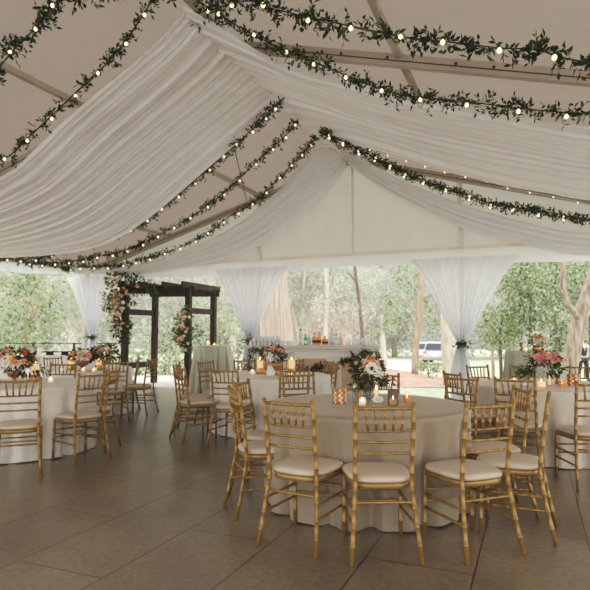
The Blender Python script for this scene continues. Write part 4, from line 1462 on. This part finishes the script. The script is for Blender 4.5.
# ------------------------------------------------------------------ railing, buffet
rl = empty('metal_railing', (XP(60, 16.2), 16.2, 0), 0, 'thin black metal railing at the far left edge of the patio', 'railing')
x0, x1 = XP(-40, 16.2) - rl.location.x, XP(121, 16.2) - rl.location.x
MB().beam((x0, 0, 1.06), (x1, 0, 1.06), .04, .022).build('top_rail', M['black'], rl, False)
for px in (-5, 34.5, 75, 110.5):
    MB().box((XP(px, 16.2) - rl.location.x, 0, .53), (.055, .055, 1.10)).build('rail_post', M['black'], rl, False)
for z in (.2, .42, .64, .86):
    MB().tube([(x0, 0, z), (x1, 0, z)], .004, 5).build('cable', M['alu'], rl)
bt = Vector((XP(52, 12.6), 12.6, 0))
mb = MB(); vs = []; fs = []
# rectangular cloth with wavy skirt
per = []
hx, hy = .95, .38
N = 40
for sx_, sy_, ex, ey in ((-1, -1, 1, -1), (1, -1, 1, 1), (1, 1, -1, 1), (-1, 1, -1, -1)):
    for k in range(N):
        t = k / N
        per.append((hx * (sx_ + (ex - sx_) * t), hy * (sy_ + (ey - sy_) * t)))
n = len(per)
vs = [(0, 0, .86)]
for lv, z in enumerate((.86, .845, .6, .3, .01)):
    for k, (x, y) in enumerate(per):
        q = 1 + (0.03 * math.sin(k * .9) * min(1, lv / 3) if lv else 0) + (.03 * lv / 4)
        vs.append((x * q, y * q, z))
fs = [(0, 1 + k, 1 + (k + 1) % n) for k in range(n)]
for lv in range(4):
    for k in range(n):
        k2 = (k + 1) % n; a = 1 + lv * n
        fs.append((a + k, a + n + k, a + n + k2, a + k2))
mb.add(vs, fs); o = mb.build('tablecloth', M['white']); o.location = bt
tag(o, 'white cloth on the long buffet table by the railing', 'tablecloth')
for px, lb in ((51, 'wide black serving tray on the buffet by the railing, left of two'), (66, 'black serving tray on the buffet by the railing, right of two')):
    root = empty('serving_tray', (XP(px, 12.6), 12.6, .862), 0, lb, 'tray')
    MB().box((0, 0, .07), (.26 if px < 60 else .2, .22, .025), 0, 1.08).build('tray_top', M['black'], root, False, .006)
    mb = MB()
    mb.box((0, 0, .028), (.14, .14, .056), 0, .75); mb.build('tray_base', M['black'], root, False)
root = empty('equipment_box', (XP(34, 12.6), 12.5, .862), 0, 'grey-brown box on the left end of the buffet behind the coral bouquet', 'box')
MB().box((0, 0, .09), (.22, .16, .18)).build('box_body', M['alu'], root, False, .008)
MB().box((0, -.005, .19), (.235, .17, .02)).build('lid', M['grey'], root, False, .004)

# ------------------------------------------------------------------ trees
M['leafA'] = leafmat('pale_willow_leaf', (0.356, 0.398, 0.280), (0.549, 0.570, 0.465), 0.5, (0.649, 0.657, 0.593))  # colours kept pale in place of haze and overexposure
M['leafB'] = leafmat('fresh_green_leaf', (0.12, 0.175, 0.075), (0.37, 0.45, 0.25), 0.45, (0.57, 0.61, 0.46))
M['leafC'] = leafmat('hazy_far_leaf', (0.373, 0.383, 0.309), (0.493, 0.493, 0.428), 0.5, (0.555, 0.548, 0.508))  # distance haze put into the leaf colours
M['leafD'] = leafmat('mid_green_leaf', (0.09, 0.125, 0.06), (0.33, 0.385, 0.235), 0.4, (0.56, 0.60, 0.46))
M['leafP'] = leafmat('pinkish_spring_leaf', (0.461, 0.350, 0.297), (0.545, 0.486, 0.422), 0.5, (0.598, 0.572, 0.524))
M['barkP'] = barkmat('pale_bark', (0.22, 0.165, 0.12), (0.46, 0.38, 0.30), 8, 1.6)
M['barkD'] = barkmat('dark_bark', (0.10, 0.08, 0.06), (0.2, 0.16, 0.12), 5, 1.0)
M['barkT'] = barkmat('furrowed_bark', (0.36, 0.30, 0.225), (0.54, 0.465, 0.37), 9, 0.5)
M['barkB'] = barkmat('brown_bark', (0.30, 0.22, 0.155), (0.50, 0.39, 0.29), 5, 1.0)
M['barkH'] = barkmat('hazy_bark', (0.44, 0.40, 0.32), (0.60, 0.55, 0.45), 9, 0.5)  # distance haze put into the bark colours
M['barkM'] = barkmat('mottled_bark', (0.44, 0.40, 0.30), (0.66, 0.60, 0.50), 4, 1.6)
LEAFN = [0]


def crown(name, parent, off, blobs, dens, L, m, seed, droop=0.3):
    rnd = random.Random(seed)
    mb = MB()
    for c, r in blobs:
        c = Vector(c) - off
        if not isinstance(r, tuple): r = (r, r, r)
        vol = r[0] * r[1] * r[2]
        # small twig clusters of leaves inside the blob
        ncl = max(6, int(dens * (r[0] * r[2]) * 44))
        for k in range(ncl):
            d = rdir(rnd); q = rnd.random() ** 0.45
            cc = c + Vector((d.x * r[0], d.y * r[1], d.z * r[2])) * q
            cr = rnd.uniform(1.2, 3.0) * L
            for j in range(rnd.randint(5, 9)):
                p = cc + rdir(rnd) * cr * rnd.random() ** .5
                mb.leaf(p, rdir(rnd) + Vector((0, 0, -droop)), rdir(rnd) + Vector((0, 0, .6)), L * rnd.uniform(.7, 1.3), L * rnd.uniform(.35, .6), .15)
    LEAFN[0] += len(mb.f)
    return mb.build(name, m, parent, False)


def tree(base, trunks, blobs, dens, L, lm, bm, label, seed, name='tree', cat='tree', droop=.3, group=None):
    """trunks: list of (points, radii) in world coordinates"""
    base = Vector(base)
    root = empty(name, base, 0, label, cat, group)
    for k, (pts, rad) in enumerate(trunks):
        p = crom([Vector(q) - base for q in pts], 16)
        n = len(p)
        rr = [rad[0] + (rad[1] - rad[0]) * i / (n - 1) for i in range(n)]
        MB().tube(p, rr, 12).build('trunk' if k == 0 else 'branch', bm, root)
    if blobs: crown('crown', root, base, blobs, dens, L, lm, seed, droop)
    return root


def B(px, py, Y, rpx, ry=None, flat=1.0):
    """crown blob centred behind pixel (px,py) at depth Y"""
    c = PY(px, py, Y); r = rpx / F * Y
    return (c, (r, (ry or r), r * flat))


def gpt(px, Y, dz=-.1):
    x = XP(px, Y); return Vector((x, Y, gz(x, Y) + dz))

# left: pale drooping tree with branches
b = gpt(22, 21)
tree(b, [([b, PY(25, 330, 21), PY(38, 300, 21), PY(30, 262, 21)], (.10, .06)), ([PY(30, 315, 21), PY(10, 290, 21), PY(-8, 272, 21)], (.07, .03)), ([PY(36, 308, 21), PY(52, 300, 21), PY(62, 290, 21)], (.05, .02)), ([PY(4, 272, 20.6), PY(14, 281, 20.6), PY(26, 289, 20.6)], (.05, .02))],
     [B(15, 300, 21, 30), B(40, 285, 21, 26), B(8, 322, 21, 24), B(48, 312, 21, 22), B(30, 336, 21, 22), B(10, 345, 21, 18), B(20, 262, 21, 30)], 1.15, .17, M['leafB'], M['barkB'], 'loose green tree at the far left behind the railing', 101)
b = gpt(75, 24)
tree(b, [([b, PY(72, 330, 24), PY(70, 290, 24)], (.2, .1))], [B(72, 300, 24, 22), B(60, 280, 24, 20), B(88, 285, 24, 20), B(82, 318, 24, 20), B(105, 300, 24, 22), B(100, 275, 24, 22)], 1.2, .17, M['leafA'], M['barkH'], 'pale hazy tree behind the far left tied curtain', 102)
for px, py, Y, r, lab, sd in ((72, 345, 19, 24, 'pale round bush behind the railing posts', 103), (104, 352, 19.5, 20, 'pale bush left of the pergola post', 104), (5, 372, 20, 24, 'low bush at the far left edge below the railing', 105), (40, 378, 19, 20, 'low bush behind the buffet trays', 106)):
    c = PY(px, py, Y)
    tree(gpt(px, Y), [([gpt(px, Y), c], (.05, .03))], [B(px, py, Y, r, None, .9), (Vector((c.x, Y, -.1)), (r / F * Y * 1.1, .7, .5))], 1.5, .13, M['leafA'], M['barkH'], lab, sd, 'bush', 'bush')
# ferny hedge seen through the pergola
hz = [(138, 352, 19.0, 20, 'leafB', 'bright shrub between the two left pergola posts'), (166, 362, 18.6, 20, 'leafD', 'low green shrub seen through the pergola opening'),
      (170, 335, 20.5, 16, 'leafD', 'darker shrub in the middle of the pergola opening'), (150, 327, 21, 20, 'leafA', 'pale shrub higher up behind the left pergola posts'),
      (222, 330, 20, 26, 'leafB', 'fan of green leaves right of the pergola, behind the sage table'), (238, 352, 19, 20, 'leafD', 'shrub behind the middle tied curtain tail'), (202, 350, 19.5, 20, 'leafD', 'shrub directly behind the right pergola posts'),
      (128, 372, 18.2, 16, 'leafD', 'low shrub at the foot of the left pergola posts'), (188, 374, 18.2, 16, 'leafB', 'low shrub at the foot of the right pergola post'), (258, 345, 17.6, 12, 'leafB', 'small shrub at the left end of the bar')]
for k, (px, py, Y, r, lm, lab) in enumerate(hz):
    c = PY(px, py, Y)
    tree(gpt(px, Y), [([gpt(px, Y), c], (.05, .02))], [B(px, py, Y, r, None, .85), (Vector((c.x, Y, max(.1, c.z - r / F * Y * .8))), (r / F * Y * 1.05, .7, .55))], 1.7, .13, M[lm], M['barkB'], lab, 110 + k, 'shrub', 'shrub')
# hazy woods behind
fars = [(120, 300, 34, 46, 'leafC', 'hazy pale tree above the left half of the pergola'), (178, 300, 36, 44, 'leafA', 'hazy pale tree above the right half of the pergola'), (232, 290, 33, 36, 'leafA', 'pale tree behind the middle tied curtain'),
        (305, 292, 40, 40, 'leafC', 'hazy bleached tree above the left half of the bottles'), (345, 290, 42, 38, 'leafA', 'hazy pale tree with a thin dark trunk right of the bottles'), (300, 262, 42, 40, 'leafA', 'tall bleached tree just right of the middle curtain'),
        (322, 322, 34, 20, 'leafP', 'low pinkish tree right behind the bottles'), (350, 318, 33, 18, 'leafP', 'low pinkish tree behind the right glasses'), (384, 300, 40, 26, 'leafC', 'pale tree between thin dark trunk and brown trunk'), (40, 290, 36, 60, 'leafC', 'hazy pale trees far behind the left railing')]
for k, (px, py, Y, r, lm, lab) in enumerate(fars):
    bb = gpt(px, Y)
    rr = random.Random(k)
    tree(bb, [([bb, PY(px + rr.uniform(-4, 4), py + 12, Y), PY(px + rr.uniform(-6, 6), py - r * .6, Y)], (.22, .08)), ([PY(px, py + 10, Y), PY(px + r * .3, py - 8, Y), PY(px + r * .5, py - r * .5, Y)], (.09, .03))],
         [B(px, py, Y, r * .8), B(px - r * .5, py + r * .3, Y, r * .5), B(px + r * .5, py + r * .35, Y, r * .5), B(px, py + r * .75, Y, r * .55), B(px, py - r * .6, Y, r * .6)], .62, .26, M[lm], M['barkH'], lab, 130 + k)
# trunks
b = gpt(279, 19)
tree(b, [([b, PY(277, 330, 19), PY(273, 290, 19), PY(272, 240, 19)], (.55, .48)), ([PY(289, 300, 20), PY(296, 330, 20), gpt(300, 20)], (.05, .08))], [B(262, 225, 19, 40), B(290, 215, 19, 40)], .6, .2, M['leafA'], M['barkT'], 'very thick furrowed trunk behind the middle tied curtain', 150)
b = gpt(363, 27)
tree(b, [([b, PY(362, 335, 27), PY(359, 300, 27), PY(355, 270, 27), PY(352, 230, 27)], (.10, .07)), ([PY(358, 285, 27), PY(348, 272, 27)], (.05, .03))], [B(352, 215, 27, 36), B(372, 278, 28, 14), B(346, 284, 28, 12), B(366, 310, 26.5, 9)], .8, .2, M['leafA'], M['barkD'], 'thin dark bent trunk rising right of the glasses', 151)
b = gpt(325, 30)
tree(b, [([b, PY(326, 325, 30), PY(327, 300, 30), PY(326, 250, 30)], (.11, .09))], [B(326, 230, 30, 30), B(326, 296, 29.5, 12), B(322, 315, 29.5, 9)], .8, .2, M['leafA'], M['barkH'], 'thin grey trunk in the haze above the amber bottles', 152)
b = gpt(414, 23.2)
tree(b, [([b, PY(416, 345, 23.2), PY(420, 310, 23.2), PY(421, 275, 23.2), PY(420, 230, 23.2)], (.15, .10)), ([PY(419, 315, 23.2), PY(404, 300, 23.2), PY(388, 296, 23.2)], (.06, .02)), ([PY(420, 300, 23.2), PY(440, 290, 23.2), PY(452, 288, 23.2)], (.06, .02))],
     [B(405, 318, 23.5, 15, None, .7), B(390, 327, 23.5, 15, None, .7), B(425, 300, 23.8, 16), B(400, 290, 23.8, 20), B(432, 322, 24, 13), B(385, 305, 24, 14), B(418, 268, 23.5, 26), B(450, 318, 24, 12), B(375, 334, 23.5, 12, None, .6)], 1.5, .15, M['leafB'], M['barkB'], 'slender brown trunked tree with green boughs, in the mulch bed', 153)
b = gpt(452, 17.2)
tree(b, [([b, PY(451, 350, 17.2), PY(450, 310, 17.2), PY(449, 240, 17.2)], (.31, .27))], [B(452, 215, 17.2, 44)], .5, .2, M['leafB'], M['barkM'], 'thick mottled pale trunk beside the right tied curtain', 154)
# right: dense green trees and the forked trunk
b = gpt(567, 13.3)
tree(b, [([b, PY(569, 372, 13.3), PY(574, 345, 13.3), PY(579, 320, 13.3), PY(588, 295, 13.3), PY(600, 262, 13.3), PY(608, 225, 13.3)], (.19, .16)),
         ([PY(580, 322, 13.25), PY(575, 313, 13.15), PY(567, 303, 13.1), PY(563.5, 288, 13.1), PY(563, 268, 13.1), PY(560, 240, 13.1), PY(558, 215, 13.1)], (.075, .05)), ([PY(564, 294, 13.1), PY(560, 290, 13.05), PY(558, 286, 13.0)], (.04, .02)), ([PY(598, 268, 13.3), PY(590, 274, 13.1), PY(584, 292, 13.0)], (.035, .02))],
     [B(560, 215, 14, 40), B(600, 215, 14, 40)], .45, .16, M['leafD'], M['barkP'], 'large pale forked tree trunk at the right edge', 155)
rt = [(530, 300, 18.5, 34, 'leafD', 'dense dark green tree behind the right sage table'), (500, 325, 20, 24, 'leafB', 'bushy tree just right of the right tied curtain'), (560, 330, 17.5, 24, 'leafD', 'dark green bush between the sage table and forked trunk'),
      (520, 268, 19.5, 32, 'leafB', 'light green tree under the right end of the valance'), (590, 290, 19, 34, 'leafD', 'leafy tree right of the forked trunk'), (555, 275, 20.5, 30, 'leafB', 'tall leafy tree behind the fork of the pale trunk'), (535, 350, 17, 18, 'leafA', 'low pale bush behind the right sage table')]
for k, (px, py, Y, r, lm, lab) in enumerate(rt):
    bb = gpt(px, Y)
    tree(bb, [([bb, PY(px, py + r * .5, Y), PY(px + 3, py - r * .4, Y)], (.07, .03)), ([PY(px, py + r * .5, Y), PY(px - r * .4, py, Y)], (.03, .015))],
         [B(px, py, Y, r * .85), B(px - r * .55, py + r * .3, Y, r * .5), B(px + r * .55, py + r * .3, Y, r * .5), B(px, py + r * .7, Y, r * .55), B(px - r * .4, py - r * .5, Y, r * .5), B(px + r * .4, py - r * .5, Y, r * .5)], 2.1, .15, M[lm], M['barkD'], lab, 160 + k)
b = gpt(492, 22)
tree(b, [([b, PY(492, 345, 22), PY(489, 325, 22), PY(487, 300, 22)], (.07, .04))], [B(488, 305, 22, 16)], 1.2, .16, M['leafA'], M['barkB'], 'thin sapling right of the right tied curtain', 170)
c = PY(429, 367, 21)
tree(gpt(428, 21), [([gpt(428, 21), PY(428, 368, 21)], (.04, .02))], [B(424, 366, 21, 7, None, .6), B(434, 369, 20.6, 7, None, .6)], 22, .09, M['leafB'], M['barkB'], 'small green clump at the foot of the thick mottled trunk', 171, 'shrub', 'shrub')
# distant wood: a belt of hazy trees closing the view
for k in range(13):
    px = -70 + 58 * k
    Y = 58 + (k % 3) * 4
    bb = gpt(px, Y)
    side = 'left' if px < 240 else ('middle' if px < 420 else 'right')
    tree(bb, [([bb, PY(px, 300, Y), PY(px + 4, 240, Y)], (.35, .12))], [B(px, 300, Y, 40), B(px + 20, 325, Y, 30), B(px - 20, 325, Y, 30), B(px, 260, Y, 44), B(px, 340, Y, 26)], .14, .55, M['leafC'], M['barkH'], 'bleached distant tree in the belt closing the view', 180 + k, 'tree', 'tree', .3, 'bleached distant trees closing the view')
# low timber edging on the right lawn
o = MB().beam((XP(470, 21), 21, gz(XP(470, 21), 21) + .03), (XP(525, 19.5), 19.5, gz(XP(525, 19.5), 19.5) + .03), .16, .2).build('timber_edging', M['barkB'], None, False, .02)
tag(o, 'low brown timber edging across the lawn right of the curtain', 'edging')

# ------------------------------------------------------------------ cars
M['carw'] = mat('white_car_paint', (0.6, 0.6, 0.61), 0.25, 0, 0.02, 3)
M['carg'] = mat('silver_car_paint', (0.55, 0.56, 0.57), 0.25, 0.2, 0.02, 3)
M['carglass'] = mat('dark_car_glass', (0.05, 0.06, 0.07), 0.1)
M['tyre'] = mat('tyre_rubber', (0.03, 0.03, 0.03), 0.8)
M['tail'] = mat('red_tail_light', (0.75, 0.13, 0.08), 0.3, emit=(1, .1, .05), es=.2)


def car(name, loc, rz, suv, paint, label):
    root = empty(name, loc, rz, label, 'car')
    H = 1.72 if suv else 1.46
    L = 4.6; Wd = 1.84
    # side profile (x along the car, z up), rear at -x
    if suv: low = [(-2.3, .35), (-2.32, .75), (-2.28, 1.02), (2.0, 1.0), (2.28, .85), (2.3, .35)]; top = [(-2.22, 1.02), (-2.0, H - .06), (-1.6, H), (.3, H), (1.2, 1.05)]
    else: low = [(-2.3, .32), (-2.32, .7), (-2.2, .98), (1.9, .92), (2.25, .75), (2.3, .32)]; top = [(-1.75, .98), (-1.15, H - .04), (-.9, H), (.4, H), (1.25, .95)]
    def prism(pr, w0, w1):
        n = len(pr); zmax = max(z for _, z in pr); zmin = min(z for _, z in pr)
        mb = MB(); vs = []
        for sg in (-1, 1):
            for x, z in pr:
                t = (z - zmin) / (zmax - zmin)
                vs.append((x, sg * (w0 + (w1 - w0) * t) / 2, z))
        fs = [tuple(range(n)), tuple(range(2 * n - 1, n - 1, -1))]
        for k in range(n):
            k2 = (k + 1) % n
            fs.append((k2, k, n + k, n + k2))
        return mb.add(vs, fs)
    prism(low, Wd, Wd * .97).build('car_body', paint, root, False, .06)
    prism(top, Wd * .93, Wd * .74).build('cabin', paint, root, False, .05)
    zt = H - .12; zb = 1.1 if suv else 1.03
    # windows: rear and sides
    xr0 = -2.21 if suv else -1.70; xr1 = -2.06 if suv else -1.24
    mb = MB(); mb.add([(xr0 - .015, -.74, zb), (xr0 - .015, .74, zb), (xr1 - .02, .62, zt), (xr1 - .02, -.62, zt)], [(0, 3, 2, 1)])
    mb.build('rear_window', M['carglass'], root, False)
    for sg in (-1, 1):
        x0 = -1.9 if suv else -1.3
        mb = MB(); mb.add([(x0, sg * Wd * .466, zb), (.9, sg * Wd * .466, zb), (.25, sg * Wd * .39, zt), (x0 + .2, sg * Wd * .39, zt)], [(0, 1, 2, 3)])
        mb.build('side_window', M['carglass'], root, False)
        for x in (-1.4, 1.4):
            wl = MB(); wl.tube([(x, sg * (Wd / 2 - .2), .33), (x, sg * (Wd / 2 + .01), .33)], .33, 18)
            wh = wl.build('wheel', M['tyre'], root, False)
            MB().tube([(x, sg * (Wd / 2 + .0), .33), (x, sg * (Wd / 2 + .02), .33)], .2, 14).build('hubcap', M['grey'], wh, False)
        MB().box((-2.3, sg * .74, .92 if suv else .82), (.06, .24, .16)).build('tail_light', M['tail'], root, False, .01)
    MB().box((-2.31, 0, .48), (.08, Wd * .96, .2)).build('bumper', M['grey'] if suv else paint, root, False, .03)
    MB().box((-2.325, 0, .74), (.02, .5, .13)).build('licence_plate', M['card'], root, False)
    return root

cx = XP(422.5, 52); car('parked_car', (cx, 52, gz(cx, 52) - .0), math.radians(76), True, M['carw'], 'white car with dark rear glass parked left of the silver one on the drive')
cx = XP(438.5, 44); car('parked_car', (cx, 44, gz(cx, 44) - .0), math.radians(68), True, M['carg'], 'silver car parked on the drive beside the thick mottled trunk')

# ------------------------------------------------------------------ man on the lawn
def man():
    Y = 24.0
    x = XP(581.6, Y)
    z0 = gz(x, Y) - .075
    root = empty('person', (x, Y, z0), 0, 'man in dark vest and white shirt on the lawn by the forked tree', 'person')
    M['skin'] = mat('skin', (0.62, 0.36, 0.26), 0.6)
    M['vest'] = mat('charcoal_cloth', (0.045, 0.04, 0.05), 0.8)
    M['shirt'] = mat('white_shirt', (0.85, 0.84, 0.82), 0.8)
    M['hair'] = mat('reddish_hair', (0.30, 0.12, 0.05), 0.7)
    def skin(name, verts, edges, radii, m, parent, root_i=0, sub=2):
        me = bpy.data.meshes.new(name); me.from_pydata(verts, edges, [])
        o = bpy.data.objects.new(name, me); COL.objects.link(o); o.parent = parent
        me.materials.append(m)
        sk = o.modifiers.new('Skin', 'SKIN'); sk.use_smooth_shade = True
        sv = me.skin_vertices[0].data
        for i, r in enumerate(radii):
            sv[i].radius = r if isinstance(r, tuple) else (r, r)
            sv[i].use_root = (i == root_i)
        sb = o.modifiers.new('Subdivision', 'SUBSURF'); sb.levels = sub; sb.render_levels = sub
        return o
    root.scale = (1.08, 1.08, 1.06)
    # one continuous body (skin), standing with feet apart, facing the camera, right hand at the hip
    V = [(0, 0, .95), (0, 0, 1.12), (.0, .01, 1.32), (0, .0, 1.45), (0, -.01, 1.55),
         (-.10, 0, .90), (-.16, -.01, .50), (-.21, .02, .09), (-.22, -.13, .04),
         (.10, 0, .90), (.13, -.01, .50), (.15, .02, .09), (.16, -.13, .04),
         (-.19, 0, 1.42), (-.29, .02, 1.17), (-.22, -.13, .97),
         (.19, 0, 1.42), (.30, -.03, 1.2), (.24, -.18, 1.38)]
    Ed = [(0, 1), (1, 2), (2, 3), (3, 4), (0, 5), (5, 6), (6, 7), (7, 8), (0, 9), (9, 10), (10, 11), (11, 12), (3, 13), (13, 14), (14, 15), (3, 16), (16, 17), (17, 18)]
    rad = [(.15, .11), (.14, .10), (.165, .11), (.10, .08), .055, .09, .062, .042, .045, .09, .062, .042, .045, .06, .045, .03, .06, .045, .03]
    body = skin('body', V, Ed, rad, M['skin'], root)
    # clothing
    skin('trousers', [(0, 0, .97), (-.10, 0, .88), (-.16, -.01, .50), (-.215, .02, .07), (.10, 0, .88), (.13, -.01, .50), (.152, .02, .07)], [(0, 1), (1, 2), (2, 3), (0, 4), (4, 5), (5, 6)], [(.175, .125), .112, .084, .072, .112, .084, .072], M['vest'], root)
    skin('vest', [(0, 0, .96), (0, 0, 1.12), (0, .01, 1.32), (0, .0, 1.44)], [(0, 1), (1, 2), (2, 3)], [(.172, .125), (.16, .12), (.185, .13), (.12, .095)], M['vest'], root)
    for sg, el, wr in ((-1, (-.29, .02, 1.17), (-.235, -.10, 1.0)), (1, (.30, -.03, 1.2), (.25, -.16, 1.35))):
        skin('shirt_sleeve', [(sg * .10, 0, 1.44), (sg * .20, 0, 1.41), el, wr], [(0, 1), (1, 2), (2, 3)], [.075, .082, .066, .05], M['shirt'], root)
    mb = MB(); mb.lathe([(.07, 1.44), (.075, 1.50), (.066, 1.52)], 14, capb=False, capt=False); mb.build('collar', M['shirt'], root)
    mb = MB(); mb.add([(-.05, -.128, 1.46), (.05, -.128, 1.46), (0, -.142, 1.22)], [(0, 2, 1)]); mb.build('shirt_front', M['shirt'], root, False)
    # head with face
    hd = MB(); hd.blob((0, 0, 0), .105, 18, 14, (.80, .95, 1.18))
    for i, p in enumerate(hd.v):
        x_, y_, z_ = p
        if z_ < 0: f = 1 - .32 * (-z_ / .124); hd.v[i] = (x_ * f, y_ * (f * .6 + .4) - .012 * (-z_ / .124), z_)
    hd.add([(-.012, -.095, .01), (.012, -.095, .01), (.016, -.094, -.03), (-.016, -.094, -.03), (0, -.125, -.024)], [(0, 1, 4), (1, 2, 4), (2, 3, 4), (3, 0, 4)])
    for sg in (-1, 1): hd.blob((sg * .086, .0, -.005), .025, 8, 6, (.4, .7, 1.2))
    h = hd.build('head', M['skin'], root); h.location = (.03, -.02, 1.655); h.rotation_euler = (0, .12, -.3)
    for sg in (-1, 1): MB().blob((sg * .033, -.088, .012), .011, 8, 6, (1.2, .6, .8)).build('eye', M['black'], h)
    MB().box((0, -.092, -.055), (.045, .008, .01)).build('mouth', M['redcap'], h, False)
    mb = MB(); mb.blob((0, .012, .03), .113, 16, 12, (.82, .96, 1.0)); mb.f = [f for f in mb.f if all(mb.v[i][2] > .035 or mb.v[i][1] > .03 for i in f)]; mb.mi = [0] * len(mb.f)
    mb.build('hair', M['hair'], h)
    # hands with fingers
    for sg, wr, dr in ((-1, Vector((-.22, -.13, .97)), Vector((.35, -.25, -1))), (1, Vector((.24, -.18, 1.38)), Vector((-.3, -.2, 1)))):
        dr.normalize(); sd = Vector((0, -1, 0)).cross(dr).normalized()
        vs = [wr, wr + dr * .085]; ed = [(0, 1)]; rd = [(.03, .02), (.042, .017)]
        for k in range(4):
            ln = (.062, .074, .070, .055)[k]
            a = wr + dr * .09 + sd * (.027 - .018 * k); b_ = a + dr * ln * .55 + Vector((0, -.01, 0)); c_ = a + dr * ln + Vector((0, .012, 0))
            i0 = len(vs); vs += [a, b_, c_]; ed += [(1, i0), (i0, i0 + 1), (i0 + 1, i0 + 2)]; rd += [.0095, .009, .0075]
        i0 = len(vs); a = wr + dr * .03 + sd * .04; vs += [a, a + dr * .035 + sd * .02]; ed += [(0, i0), (i0, i0 + 1)]; rd += [.011, .009]
        skin('hand', [tuple(v) for v in vs], ed, rd, M['skin'], root, 0, 1)
    for sg, fx in ((-1, -.218), (1, .156)):
        MB().blob((fx, -.07, .045), .1, 12, 8, (.5, 1.35, .5)).build('shoe', M['black'], root)
man()
print('leaf faces', LEAFN[0])
